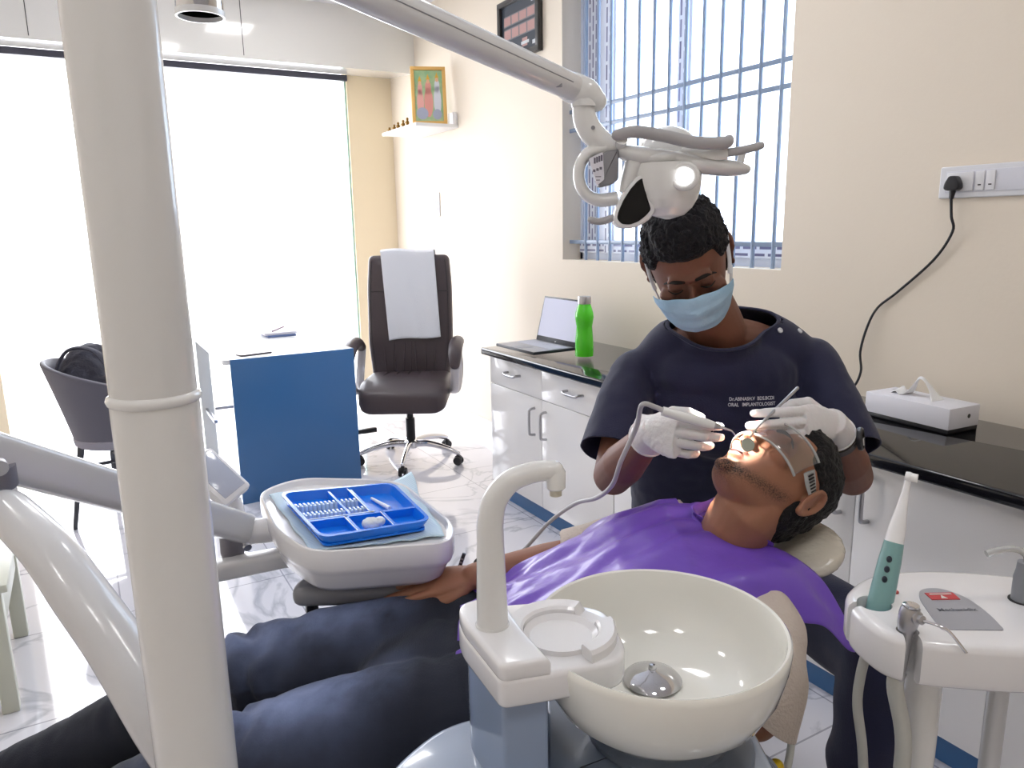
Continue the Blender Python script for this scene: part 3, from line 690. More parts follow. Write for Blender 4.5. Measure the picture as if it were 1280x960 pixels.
# ---- operating lamp: jointed arm, yoke, shell with black front, hand grips
LO = Vector((0.25, 1.244, 1.483)); LS = 0.00128
def lp(px, py, w=0.0): return Vector((LO.x+(px-835)*LS, LO.y+w, LO.z+(215-py)*LS))
t = Thing('operating_lamp', 'white dental operating lamp on a long jointed arm above the dentist', 'dental lamp', (pr_, pf_, 1.97), 'rf')
A0 = Vector((pr_, pf_, 1.99)); A1 = lp(724, 117)
root = Vector((-0.30, 0.93, 1.725))
t.part('riser_arm', G().tube([A0-Vector((0, 0, .03)), A0+Vector((0, 0, .02))], .030, 24).tube([A0, A0+Vector((.0, .12, .0)), root+Vector((0, -.02, .06)), root], [.028, .026, .026, .026], 20, smooth=4), M_white)
d = (A1-root).normalized()
M_arm = mat('grey_white_arm', 'dededf', .22, coat=.5)
arm = t.part('spring_arm', G().tube([root, root+d*.02, A1-d*.02, A1], [.022, .0235, .0205, .019], 28, round_ends=False), M_arm)
so_v = (Vector((0, -1, .12)) - d*Vector((0, -1, .12)).dot(d)).normalized()
t.part('seam', G().tube([root+d*.05+so_v*.0234, A1-d*.03+so_v*.0204], .0009, 6), mat('seam_grey', '9a9b9f', .5), parent=arm)
t.part('cap', G().tube([A1-d*.135+Vector((0, -.012, .0155)), A1-d*.06+Vector((0, -.012, .0145))], .006, 10, flat=.6, round_ends=True), M_arm, parent=arm)
t.part('stop_mark', G().box((-.006, -.0015, -.003), (.006, .0015, .003), .001, Matrix.Translation(A1-d*.045+Vector((0, -.0185, -.010)))), M_grey, parent=arm)
jt = t.part('joint', G().tube([lp(704, 110), lp(716, 114), lp(734, 122), lp(746, 130)], [.019, .0235, .0235, .016], 24, smooth=4, round_ends=True).tube([lp(731, 112), lp(731, 137)], .021, 24), M_white)
t.part('elbow', G().tube([lp(730, 136), lp(732, 152), lp(741, 168), lp(756, 181), lp(768, 190)], [.0175, .019, .0195, .018, .014], 24, smooth=5), M_white)
t.part('screw', G().tube([lp(740, 163, -.019), lp(740, 163, -.0215)], .0032, 12), M_grey)
# C-shaped yoke round the control box
t.part('yoke', G().tube([lp(757, 186), lp(738, 190), lp(726, 205), lp(725, 225), lp(734, 241), lp(750, 248), lp(772, 246, .0)], [.012, .010, .0095, .0095, .010, .0105, .011], 16, smooth=6, flat=1.5), M_white)
cb = t.part('control_box', G().prism(RP([tuple(lp(x, y).xz) for x, y in ((738, 200), (757, 190), (772, 188), (772, 224), (764, 230), (748, 233))], .004), -.016, .016, .004, M4((1, 0, 0), (0, 0, 1), (0, -1, 0), (0, LO.y-.004, 0))), M_grey, label='grey control box')
g = G().prism(RP([tuple(lp(x, y).xz) for x, y in ((735, 199), (752, 191), (754, 224), (745, 231))], .002), -.0, .0012, 0, M4((1, 0, 0), (0, 0, 1), (0, -1, 0), (0, LO.y-.0205, 0)))
stk = t.part('rating_label', g, mat('label_white', 'e6e4ee', .5), parent=cb)
g = G()
for k in range(4): g.box((0, 0, 0), (.003, .0004, .009), 0, Matrix.Translation(lp(741+k*2.8, 205-k*1.0, -.0218)))
for k in range(3): g.box((0, 0, 0), (.004, .0004, .004), 0, Matrix.Translation(lp(740+k*4.0, 215-k*1.4, -.0218)))
g.box((0, 0, 0), (.009, .0004, .0012), 0, Matrix.Translation(lp(743, 221, -.0218))).box((0, 0, 0), (.006, .0004, .0012), 0, Matrix.Translation(lp(744, 225, -.0218)))
t.part('printing', g, mat('print_grey', '6e6a78', .6), parent=stk)
# main shell: rear dome, front drum, sloping wing
g = G().ell(lp(842, 186, .045), (.047, .05, .038), seg=32, rings=18)
t.part('rear_dome', g, M_white)
t.part('wing', G().tube([lp(778, 190), lp(800, 196), lp(840, 200), lp(880, 208), lp(912, 212), lp(931, 214)], [.011, .0155, .0135, .0140, .0130, .008], 28, smooth=6, flat=2.3, up=(0, 0, 1), round_ends=True), M_white)
t.part('shell', G().add(*(lambda gg: (gg.v, gg.f))(fuse(G().tube([lp(800, 193), lp(793, 205), lp(787, 222), lp(780, 240)], [.012, .016, .013, .009], 24, smooth=5, flat=1.5).ell(lp(822, 200), (.040, .040, .012)), .003, 4))), M_white)
def drum(u, v):
    a = 2*PI*u; rr = (.030, .0545, .0560, .0555, .0530, .0480, .0400, .0270, .004)
    zz = (203, 205, 215, 226, 238, 249, 259, 268, 273)
    x_ = v*8; i = min(7, int(x_)); k = x_-i; r_ = rr[i]*(1-k)+rr[i+1]*k; pz = zz[i]*(1-k)+zz[i+1]*k
    c_ = lp(833+4*v, pz)
    return Vector((c_.x+r_*math.cos(a), c_.y+.005+r_*.85*math.sin(a), c_.z))
g = G()
g.grid(drum, 65, 41)
dr = t.part('drum', g, M_white, angle=60)
h = lp(849, 223, -.043)
t.part('grip_eye', G().add(*(lambda n=36, m=12, R=.0175, r=.0045: ([h+Vector(((R+r*math.cos(2*PI*j/m))*math.cos(2*PI*i/n), -.010*math.cos(2*PI*i/n)*.6+r*math.sin(2*PI*j/m), (R+r*math.cos(2*PI*j/m))*math.sin(2*PI*i/n))) for i in range(n) for j in range(m)], [(i*m+j, ((i+1) % n)*m+j, ((i+1) % n)*m+(j+1) % m, i*m+(j+1) % m) for i in range(n) for j in range(m)]))()), M_white)
t.part('eye_glow', G().lathe([(.0, -.001), (.0138, -.0015), (.014, .002), (.0, .002)], h+Vector((0, -.002, 0)), 28, axis=(.25, -1, .1), cap=False), mat('bright_hole_glow', 'ffffff', .2, emit='ffffff', estr=.5), label='glowing disc imitating the bright hole in the lamp shell')  # disc glows to imitate the bright hole, not a light source
# black curved front glass with a white rim
lens = [(803, 222), (795, 226), (786, 236), (777, 250), (771, 264), (770, 272), (776, 278), (786, 279), (797, 275), (806, 268), (812, 261), (806, 244)]
MLn = M4((1, 0, 0), (0, 0, 1), (0, -1, 0), (0, LO.y-.005, 0))
rim = [(806, 216), (794, 221), (783, 233), (773, 249), (767, 264), (766, 276), (773, 283), (786, 284), (800, 280), (812, 272), (818, 262), (812, 240)]
t.part('front_bezel', G().prism(RP([tuple(lp(x, y).xz) for x, y in rim], .004, 3), -.012, .018, .004, MLn), M_whitec)
t.part('front_glass', G().prism(RP([tuple(lp(x, y).xz) for x, y in lens], .004, 3), .016, .0195, .0015, MLn), mat('black_glass', '07080e', .06, spec=.35), label='glossy black front glass')
def handle(pts, r): return G().tube(pts, r, 18, smooth=6, round_ends=True)
M_grip = mat('grip_grey', 'aba9ab', .4)
hb = t.part('handle', handle([lp(768, 173, -.03), lp(790, 170, -.036), (lp(825, 176, -.040)), lp(860, 184, -.042), lp(895, 185, -.042), lp(902, 181, -.035)], [.0085, .0095, .0095, .0095, .0095, .008]), M_grip)
t.part('handle', handle([lp(899, 196, -.03), lp(920, 193, -.03), lp(942, 188, -.03)], [.0068, .0065, .006]), M_grip)
t.part('handle_mount', G().tube([lp(775, 186, -.005), lp(774, 178, -.03)], .009, 14), M_white)
t.part('handle_mount', G().tube([lp(850, 194, -.01), lp(893, 197, -.028), lp(902, 196, -.03)], .010, 14, flat=.8), M_white)
t.part('handle_mount', G().tube([lp(925, 205, .0), lp(928, 188, -.0)], .006, 12), M_white)
t.part('handle', handle([lp(768, 270, .0), lp(752, 274, -.004), lp(741, 273, -.006), lp(739, 272, -.006)], [.006, .0058, .0055, .0055]), M_grip)
t.part('emblem', G().lathe([(.0, 0), (.0078, 0), (.0078, .0008), (.0, .0008)], lp(790, 192, -.0205), 24, axis=(0, -1, 0), cap=False), mat('emblem_beige', 'cfc2b8', .5))
t.part('emblem_ring', G().lathe([(.0058, 0), (.0068, 0), (.0068, .0014), (.0058, .0014), (.0058, 0)], lp(790, 192, -.0205), 24, axis=(0, -1, 0), cap=False).box((-.0035, -.0012, -.001), (.0035, -.0004, .001), 0, Matrix.Translation(lp(790, 192, -.0205))), mat('emblem_red', '9d6a5e', .5))
sp = bpy.data.lights.new('lamp_beam', 'SPOT'); sp.energy = 75; sp.spot_size = math.radians(16); sp.spot_blend = .5; sp.shadow_soft_size = .02; sp.color = (1, .97, .9)
spo = bpy.data.objects.new('lamp_beam', sp); C.objects.link(spo); spo.parent = t.o
src = LO + Vector((.02, -.02, -.105)); tgt = Vector((.375, 1.215, .99))
spo.location = src - t.base; spo.rotation_euler = (tgt-src).to_track_quat('-Z', 'Y').to_euler()

# ---- spittoon: ceramic bowl, drain cover
bc = Vector((.166, .812, 0)); zr = .938
t = Thing('spittoon_bowl', 'large round white ceramic rinse bowl of the dental unit', 'bowl', (bc.x, bc.y, .81), 'rf')
prof = [(.0, .815), (.062, .815), (.070, .818), (.100, .832), (.126, .856), (.141, .885), (.1475, .915), (.149, .930), (.1485, .936), (.1462, .9385), (.1432, .937), (.142, .932), (.140, .912), (.134, .888), (.120, .864), (.098, .848), (.06, .840), (.0, .838)]
t.part('bowl', G().lathe(prof, (bc.x, bc.y, 0), 96, cap=False), M_ceramic)
dc = (.166, .848, .8395)
t.part('drain_cover', G().lathe([(.0355, .001), (.037, .0035), (.033, .008), (.022, .0125), (.008, .0155), (.005, .017), (.0055, .022), (.004, .0245), (.0, .025)], dc, 48, cap=False), M_chrome, label='chrome domed drain cover')
# ---- water tap and cup filler cap
t = Thing('unit_column', 'blue-grey side column of the dental unit with a white cup-filler cap', 'dental unit', (.0, .74, .0), 'rf')
cap = RP([(-.075, .842), (-.070, .800), (-.022, .703), (.0, .700), (.125, .765), (.130, .800), (.112, .858), (.03, .885), (-.035, .868)], [.02, .02, .018, .01, .02, .02, .02, .03, .02])
cap = RP([(-.074, .835), (-.068, .800), (-.020, .700), (.036, .7135), (.110, .735), (.120, .765), (.108, .845), (.05, .872), (-.03, .862)], [.015, .03, .010, .0, .018, .03, .02, .03, .02])
lowcap = G().prism(cap, .905, .940, .006)
ct = t.part('cup_filler_cap', lowcap, M_whitec)
raised = RP([(-.073, .835), (-.067, .800), (-.0195, .7005), (.033, .7135), (.006, .772), (-.012, .82), (-.018, .862), (-.03, .860)], [.014, .03, .010, .0, .03, .03, .0, .01])
t.part('tap_block', G().prism(raised, .935, .957, .006), M_whitec, parent=ct)
# horseshoe wall of the cup rest, open on its left-near side
cc = Vector((.048, .786)); hs = []
a0, a1 = math.radians(-62), math.radians(205)
wob = G(); R = []
for i in range(41):
    a = a0+(a1-a0)*i/40; rin, rout = .043, .066 if .25 < i/40 < .97 else .064
    if i < 6: rout = .064
    c0 = Vector((cc.x+rin*math.cos(a), cc.y+rin*math.sin(a))); c1 = Vector((cc.x+rout*math.cos(a), cc.y+rout*math.sin(a)))
    dirv = (c1-c0)
    gap = (math.radians(20) < a < math.radians(62))
    zt_ = .9535 if not gap else .943
    R.append([Vector((c0.x, c0.y, .936)), Vector((c0.x+dirv.x*.0, c0.y, zt_-.003)), Vector((c0.x+dirv.x*.12, c0.y+dirv.y*.12, zt_)), Vector((c0.x+dirv.x*.85, c0.y+dirv.y*.85, zt_)), Vector((c1.x, c1.y, zt_-.004)), Vector((c1.x, c1.y, .936))])
wob.rings(R)
t.part('cup_rest_wall', wob, M_whitec, parent=ct)
t.part('cup_rest', G().lathe([(.0, .9405), (.036, .9405), (.039, .943), (.0425, .946), (.0425, .938), (.0, .937)], (cc.x, cc.y, 0), 48, cap=False), M_whitec, parent=ct)
col = RP([(-.064, .84), (-.060, .795), (-.018, .716), (.030, .722), (.034, .86)], [.01, .02, .006, .004, .01])
t.part('column', G().prism(col, .0, .906, .003), mat('column_bluegrey', '8b9bb6', .12, coat=.6))
t.part('rear_housing', G().prism(RP([(.030, .725), (.225, .700), (.275, .760), (.28, .89), (.036, .92)], [.002, .02, .03, .04, .02]), .0, .800, .004), mat('housing_grey', '6c7789', .3, coat=.3))
t.part('bowl_seat', G().lathe([(.085, .76), (.085, .806), (.072, .8155), (.0, .8156)], (bc.x, bc.y, 0), 48), mat('housing_grey', '6c7789'))
t.part('base_cover', G().prism(RP([(-.16, .60), (.10, .58), (.30, .64), (.29, .88), (-.02, .875), (-.10, .850), (-.165, .76)], [.06, .05, .05, .05, .05, .06, .06]), .0, .785, .012), mat('cover_paleblue', 'a3afc2', .15, coat=.5))
# tap
fb = Vector((-.030, .785, .956))
t = Thing('cup_filler_tap', 'tall white swan-neck water tap standing on the dental unit cap', 'tap', tuple(fb), 'rf')
t.part('collar', G().lathe([(.0195, 0), (.0195, .002), (.0175, .005), (.0, .005)], fb, 36), M_white)
P = [fb, fb+Vector((.0, 0, .10)), fb+Vector((.0005, 0, .125)), fb+Vector((.006, 0, .150)), fb+Vector((.022, 0, .171)), fb+Vector((.042, 0, .180)), fb+Vector((.061, 0, .1835)), fb+Vector((.071, 0, .1835))]
t.part('neck', G().tube(P, [.0185, .0152, .0148, .0140, .0128, .0118, .0112, .011], 32, smooth=6, up=(0, 1, 0)).ell(fb+Vector((.071, 0, .1835)), (.011, .011, .011)), M_white)
t.part('spout', G().lathe([(.0, -.020), (.0085, -.020), (.0108, -.018), (.0112, .0), (.009, .004)], fb+Vector((.073, 0, .182)), 32), M_white)
t.part('aerator', G().lathe([(.0, -.027), (.0068, -.027), (.007, -.019), (.0, -.019)], fb+Vector((.073, 0, .182)), 24), mat('aerator_cream', 'cfcabb', .4))

# ---- assistant's instrument console (right)
zt = .925
t = Thing('instrument_console', 'white rounded assistant console with holders for instruments at lower right', 'instrument console', (.56, .86, 0), 'rf')
tr = RP([(.424, .905), (.418, .850), (.432, .800), (.470, .782), (.60, .760), (.74, .775), (.80, .86), (.74, .93), (.64, .962), (.555, .975), (.475, .960)], [.02, .03, .03, .03, .08, .06, .06, .06, .06, .05, .05], 6)
bmb = G().prism(tr, zt-.058, zt, .010)
cons = t.part('top', bmb, M_whitec)
bc_ = cons
def cut(o, g):
    """carve a recess"""
    c_ = bpy.data.objects.new('c', mesh_from('c', g, None, False)); C.objects.link(c_); c_.matrix_world = Matrix.Identity(4)
    me0 = o.data; q = bpy.data.objects.new('q', me0); C.objects.link(q)
    md = q.modifiers.new('b', 'BOOLEAN'); md.operation = 'DIFFERENCE'; md.object = c_; md.solver = 'EXACT'
    dg = bpy.context.evaluated_depsgraph_get(); dg.update(); m2 = bpy.data.meshes.new_from_object(q.evaluated_get(dg))
    if len(m2.polygons) > 10:
        o.data = m2
        m2.polygons.foreach_set('use_smooth', [True]*len(m2.polygons)); m2.set_sharp_from_angle(angle=math.radians(38))
        if not m2.materials: m2.materials.append(me0.materials[0])
    bpy.data.objects.remove(q); bpy.data.objects.remove(c_)
    return o
def shifted(g, base): h = G(); h.v = [v-Vector(base) for v in g.v]; h.f = g.f; return h
bh = Vector((.452, .878, 0)); sh_ = Vector((.460, .812, 0))
g = G().tube([bh+Vector((0, 0, zt-.07)), bh+Vector((0, 0, zt+.02))], .0205, 32)
cut(cons, shifted(g, t.base))
g = G().box((.40, bh.y-.006, zt-.07), (bh.x, bh.y+.006, zt+.02)); cut(cons, shifted(g, t.base))
g = G().tube([sh_+Vector((0, 0, zt-.07)), sh_+Vector((0, 0, zt+.02))], .0125, 28); cut(cons, shifted(g, t.base))
g = G().box((-.0085, -.08, zt-.07), (.0085, 0, zt+.02), 0, Matrix.Translation(sh_) @ Matrix.Rotation(math.radians(-8), 4, 'Z')); cut(cons, shifted(g, t.base))
pl = RP([(.492, .812), (.566, .806), (.572, .865), (.560, .905), (.535, .925), (.508, .915), (.498, .875)], [.004, .004, .02, .03, .03, .03, .02], 6)
pl = RP([(.500, .812), (.572, .808), (.578, .85), (.574, .89), (.556, .915), (.528, .913), (.514, .890), (.505, .845)], [.004, .004, .03, .02, .02, .02, .02, .03], 6)
pn_ = t.part('badge_panel', G().prism(pl, zt, zt+.0012, 0), mat('badge_grey', 'a9abb4', .3, metal=.3), parent=cons)
t.part('badge', G().box((.527, .882, zt+.0012), (.563, .900, zt+.002), 0), mat('badge_red', 'c4383f', .3), parent=pn_)
t.part('badge_mark', G().prism([(.540, .884), (.548, .884), (.544, .893)], zt+.002, zt+.0026, 0).box((.531, .8945, zt+.002), (.559, .8965, zt+.0026), 0), M_white, parent=pn_)
t.part('lettering', text_geo('Mechanidix', .0105, M4((1, 0, 0), (0, 1, 0), (0, 0, 1), (.544, .853, zt+.0016)), bold=.0002), mat('letter_grey', '6a6c76', .5), parent=pn_)
t.part('red_button', G().lathe([(.0, 0), (.0042, 0), (.0042, .002), (.003, .003), (.0, .0032)], (.492, .905, zt), 20), mat('button_red', 'b8403c', .4), parent=cons)
t.part('support_tube', G().tube([(.505, .845, .0), (.505, .845, zt-.058)], .021, 32), M_white)
t.part('support_tube', G().tube([(.600, .845, .30), (.600, .845, zt-.058)], .012, 24), M_cyl)
t.part('support_arm', G().tube([(.505, .845, .45), (.60, .845, .40), (.60, .83, .35), (.29, .80, .30)], .02, 16, smooth=3), M_white)
# toothbrush
b0 = bh+Vector((-.0005, -.001, .870)); b1 = Vector((.507, .925, 1.082)); dv = (b1-b0); ln = dv.length; dv.normalize()
t = Thing('electric_toothbrush', 'teal and white electric toothbrush standing in the console holder', 'toothbrush', tuple(b0), 'rf')
t.part('body', G().lathe([(.0, 0), (.012, .0), (.0150, .004), (.0155, .03), (.0150, .07), (.0135, .11), (.0118, .133), (.0, .133)], b0, 36, axis=dv), mat('teal_plastic', '7fa9a9', .35, coat=.1))
q = dv.cross(Vector((0, 1, 0))).normalized(); sd = (Vector((-.55, -.8, 0)) - dv*dv.dot(Vector((-.55, -.8, 0)))).normalized()
for hh, rr in ((.085, .0142), (.098, .0136), (.111, .0130)):
    t.part('button', G().ell(b0+dv*hh+sd*rr, (.0035, .0035, .0045), seg=14, rings=10), mat('button_navy', '1f2836', .35))
t.part('brush_neck', G().lathe([(.0115, .133), (.0105, .150), (.0070, .175), (.0042, .200), (.0036, .214), (.0, .214)], b0, 28, axis=dv), mat('bright_white_plastic', 'f0f0f2', .25))
hd = b0+dv*.219; fdv = Vector((.75, -.55, -.05)).normalized()
t.part('brush_head', G().lathe([(.0, -.004), (.006, -.004), (.0066, .0), (.006, .003), (.0, .003)], hd, 24, axis=fdv).tube([b0+dv*.208, hd], .0042, 12), MATS['bright_white_plastic'])
t.part('bristles', G().lathe([(.0, .003), (.0055, .003), (.0055, .010), (.0, .010)], hd, 20, axis=fdv), mat('bristle_white', 'f6f6f6', .7))
# air-water syringe
s0 = Vector((sh_.x, sh_.y, 0))
def tilt(z): return Vector((sh_.x + (z-.93)*.10-.001, sh_.y + (z-.93)*.02, z))
t = Thing('air_water_syringe', 'grey metal air-water syringe hanging in the notch of the console', 'dental syringe', tuple(tilt(.86)), 'rf')
t.part('grip', G().tube([tilt(.862), tilt(.866), tilt(.915), tilt(.925)], [.008, .0098, .0088, .0095], 24, flat=.8), mat('syringe_grey', 'b2b3b6', .3, metal=.6))
t.part('head', G().tube([tilt(.925), tilt(.935), tilt(.948), tilt(.955)], [.0095, .0115, .0115, .010], 24), M_steel)
t.part('trigger', G().lathe([(.0, 0), (.009, 0), (.009, .002), (.006, .003), (.0, .003)], tilt(.956), 20), M_chrome)
nz = tilt(.946)+Vector((.004, -.009, 0))
t.part('collar', G().lathe([(.0, -.004), (.008, -.004), (.008, .002), (.0055, .004), (.0055, .008), (.003, .010), (.0, .010)], nz, 24, axis=(.35, -1, .1)), M_steel)
t.part('nozzle', G().tube([nz+Vector((.003, -.009, .001)), nz+Vector((.014, -.020, .001)), nz+Vector((.024, -.026, -.004)), nz+Vector((.040, -.030, -.024)), nz+Vector((.042, -.031, -.027))], .0018, 10, smooth=5), M_chrome)
# hoses
M_hose = mat('grey_hose', 'b9bab5', .45)
single('syringe_hose', G().tube([tilt(.872), tilt(.85), (.462, .80, .78), (.452, .79, .68), (.44, .80, .55), (.40, .82, .42), (.33, .82, .36)], .0095, 16, smooth=8), M_hose, 'thick pale grey hose running down from the air-water syringe', 'hose', tuple(tilt(.86)), 'rf')
single('handpiece_hose', G().tube([(bh.x-.010, bh.y-.01, .862), (bh.x-.016, bh.y-.012, .83), (bh.x-.018, bh.y-.015, .79), (bh.x-.008, bh.y-.02, .72), (.446, .85, .62), (.42, .85, .48), (.34, .84, .38)], .0062, 14, smooth=8), M_hose, 'thin pale grey hose hanging below the toothbrush holder', 'hose', (bh.x, bh.y, .86), 'rf')
# suction tips at the right edge
for (x, y, lab, col_, tall) in ((.640, .880, 'grey suction handpiece with a curved clear tip at the right edge', 'a', .052), (.629, .822, 'grey capped suction handpiece in front of the clear-tipped one', 'b', .045)):
    t = Thing('suction_handpiece', lab, 'suction handpiece', (x, y, zt-.07), 'rf')
    t.part('body', G().lathe([(.0, -.09), (.010, -.09), (.0115, -.02), (.0125, .0), (.0125, tall*.6), (.0105, tall*.8), (.010, tall), (.0, tall)], (x, y, zt), 28), mat('suction_grey', '8f9299', .4))
    t.part('socket_ring', G().lathe([(.0125, 0), (.0155, 0), (.0155, .001), (.0125, .001)], (x, y, zt+.0001), 28), M_black)
    if col_ == 'a': t.part('clear_tip', G().tube([(x, y, zt+tall-.004), (x-.001, y, zt+tall+.008), (x-.014, y, zt+tall+.017), (x-.034, y, zt+tall+.0175), (x-.052, y, zt+tall+.012)], [.0045, .0042, .004, .004, .0046], 14, smooth=6), mat('clear_vinyl', 'dfe0e0', .15, trans=.6))

# ---- delivery system arms (left)
t = Thing('swing_arm', 'white two-part swing arm of the dental unit carrying the instrument tray', 'swing arm', (-.30, .80, 0), 'rf')
M_armw = mat('arm_cool_white', 'd4d4d6', .25, coat=.4)
t.part('lower_arm', G().tube([(-.385, .81, .0), (-.385, .81, .60), (-.392, .80, .74), (-.425, .79, .84), (-.478, .815, .915), (-.53, .84, .973), (-.58, .869, 1.018), (-.655, .915, 1.055)], [.040, .040, .040, .038, .036, .035, .033, .030], 28, smooth=6, flat=.85, round_ends=True), M_armw)
t.part('elbow_joint', G().lathe([(.0, -.035), (.026, -.035), (.029, -.030), (.029, -.006), (.027, .0), (.0, .0)], (-.695, .945, 1.075), 32), M_white)
t.part('elbow_collar', G().lathe([(.030, .0), (.032, .003), (.032, .030), (.0, .032)], (-.695, .945, 1.073), 32), mat('joint_grey', '77757f', .4), label='grey joint collar')
def beam(pts, h, w, n=8):
    """rounded box-section arm"""
    P = smooth_path(pts, n); F = frames(P); R = []; m = len(P)
    for i, p in enumerate(P):
        t_ = F[i][0]; u = (Vector((0, 0, 1)) - t_*t_.z).normalized(); s_ = t_.cross(u)
        k = i/(m-1); hh = h[0]*(1-k)+h[1]*k; ww = w[0]*(1-k)+w[1]*k
        R.append([p+s_*x+u*y for x, y in RP([(-ww, -hh), (ww, -hh), (ww, hh), (-ww, hh)], min(ww, hh)*.6, 4)])
    return G().rings(R)
t.part('spring_arm', beam([(-.745, .82, 1.205), (-.70, .96, 1.117), (-.555, 1.43, .815)], (.031, .030), (.026, .024), 10), M_armw)
t.part('pivot_screw', G().tube([(-.666, .925, 1.112), (-.660, .918, 1.110)], .011, 20).tube([(-.533, 1.385, .795), (-.529, 1.38, .793)], .008, 16), M_steel)
t.part('wrist_joint', G().lathe([(.0, .0), (.022, .0), (.024, .01), (.023, .045), (.0, .05)], (-.590, 1.455, .745), 28), mat('joint_grey', '77757f', .4), label='grey knuckle under the arm')
t.part('wrist_collar', G().lathe([(.0, .0), (.024, .0), (.024, .030), (.0, .030)], (-.592, 1.455, .715), 28), M_white)
t.part('tray_beam', beam([(-.66, 1.40, .725), (-.45, 1.455, .745), (-.36, 1.47, .745)], (.019, .019), (.022, .022), 5), M_armw)
# ---- control panel on the arm
MQ = M4(Vector((.62, .35, -.55)).normalized(), (0, 0, 1), (0, -1, 0), (0, 0, 0))
ax = Vector((.60, -.10, -.58)).normalized(); az = Vector((.55, -.45, .60)); az = (az - ax*az.dot(ax)).normalized(); ay = az.cross(ax)
MQ = M4(ax, ay, az, (-.602, 1.44, .918))
t = Thing('control_panel', 'small white tilted control panel mounted on the swing arm beside the tray', 'control panel', (-.58, 1.45, .86), 'rf')
t.part('body', G().box((-.058, -.038, -.014), (.058, .038, .012), .008, MQ), M_whitec)
t.part('screen', G().box((-.046, -.028, .0118), (.046, .028, .0130), .001, MQ), mat('panel_film', 'b9bfd0', .15, coat=.5), label='pale glossy screen')
t.part('neck', G().tube([MQ @ Vector((.0, 0, -.01)), (-.575, 1.45, .865), (-.565, 1.44, .83)], [.014, .013, .013], 16, smooth=4, flat=1.3), M_whitec)

# ---- instrument tray of the delivery unit
zt = .842
tp = RP([(-.572, 1.575), (-.51, 1.668), (-.265, 1.640), (-.118, 1.37), (-.120, 1.278), (-.365, 1.245), (-.465, 1.35)], [.05, .06, .07, .05, .035, .045, .08], 7)
cxy = Vector((sum(p[0] for p in tp)/len(tp), sum(p[1] for p in tp)/len(tp)))
def ring(sc, z, dx=0, dy=0): return [Vector((cxy.x+(x-cxy.x)*sc+dx, cxy.y+(y-cxy.y)*sc+dy, z)) for x, y in tp]
t = Thing('delivery_tray', 'white rounded instrument tray head of the dental unit beyond the patient', 'dental tray', (cxy.x, cxy.y, .74), 'rf')
t.part('housing', G().rings([ring(.70, .745), ring(.82, .748), ring(.90, .762), ring(.945, .785), ring(.965, .792), ring(.985, .797), ring(1.0, .806), ring(1.0, .832), ring(.99, .840), ring(.975, .842), ring(.955, .840), ring(.94, .832), ring(.93, .828)]), M_whitec)
for k in range(4):
    x = -.275+.022*k; y = 1.46-.004*k
    t.part('hose', G().tube([(x, y, .77), (x+.006, y+.0, .70), (x-.012*k, y+.03, .60), (x-.05, y+.08, .45), (x-.06, y+.1, .36), (x-.02, y+.12, .30), (x, y+.15, .50), (x, y+.16, .76)], .006 if k % 2 else .0085, 10, smooth=6), mat('hose_metal_grey', 'a5a8ae', .35))
t.part('arm_mount', G().tube([(-.56, 1.44, .80), (-.49, 1.46, .80)], .026, 18, flat=.9), M_whitec)
# a handpiece tip sticking up past the right corner of the tray
t = Thing('scaler_handpiece', 'slim grey ribbed handpiece sticking up beyond the wrist of the patient', 'dental handpiece', (-.145, 1.36, .71), 'rf')
g1 = Vector((-.120, 1.365, .734)); g2 = Vector((-.104, 1.368, .780)); gd = (g2-g1).normalized()
t.part('body', G().tube([(-.135, 1.36, .69), g1, g1+gd*.005], [.009, .0085, .006], 16), M_cyl)
t.part('tip', G().tube([g1, g2], .0036, 12), mat('gunmetal', '4f525a', .35, metal=.6))
g = G()
for k in range(5): g.tube([g1+gd*(.008+.007*k), g1+gd*(.011+.007*k)], .0043, 12)
t.part('grip_rings', g, mat('ring_grey', '9a9da4', .35, metal=.6))
# paper liner
def paper_m():
    m = bpy.data.materials.new('striped_paper'); m.use_nodes = True; nt = m.node_tree; N = nt.nodes; L = nt.links; b = N['Principled BSDF']
    tc = N.new('ShaderNodeTexCoord'); mp = N.new('ShaderNodeMapping'); mp.inputs['Rotation'].default_value = (0, 0, math.radians(62))
    w = N.new('ShaderNodeTexWave'); w.inputs['Scale'].default_value = 62; w.inputs['Distortion'].default_value = .0
    r = N.new('ShaderNodeMapRange'); r.inputs['From Min'].default_value = .55; r.inputs['From Max'].default_value = .85
    x = N.new('ShaderNodeMix'); x.data_type = 'RGBA'; x.inputs[6].default_value = lin('b4cfe0'); x.inputs[7].default_value = lin('dbe9f1')
    L.new(tc.outputs['Object'], mp.inputs['Vector']); L.new(mp.outputs[0], w.inputs['Vector']); L.new(w.outputs['Fac'], r.inputs['Value']); L.new(r.outputs['Result'], x.inputs[0]); L.new(x.outputs[2], b.inputs['Base Color'])
    b.inputs['Roughness'].default_value = .7; return m
def quad(c4, u, v):
    a, b_, c_, d_ = [Vector(p) for p in c4]
    return a*(1-u)*(1-v)+b_*u*(1-v)+c_*u*v+d_*(1-u)*v
pc = [(-.545, 1.570), (-.240, 1.645), (-.135, 1.330), (-.372, 1.268)]
def papf(u, v):
    p = quad(pc, u, v); e = max(0, .04-v)/.04
    return Vector((p.x+.002*math.sin(17*v), p.y+(.002*math.sin(31*u)), .834 + .003*noise.noise(Vector((u*5, v*5, 0))) + .022*max(0, u-.8)/.2*max(0, .3-v)/.3 + .002*math.sin(20*u)*e))
g = G().grid(papf, 40, 30)
pp = single('tray_liner', g, paper_m(), 'pale blue striped paper liner creased over the instrument tray', 'paper liner', (cxy.x, cxy.y, .834), 'rf')
sm = pp.modifiers.new('thick', 'SOLIDIFY'); sm.thickness = .0012
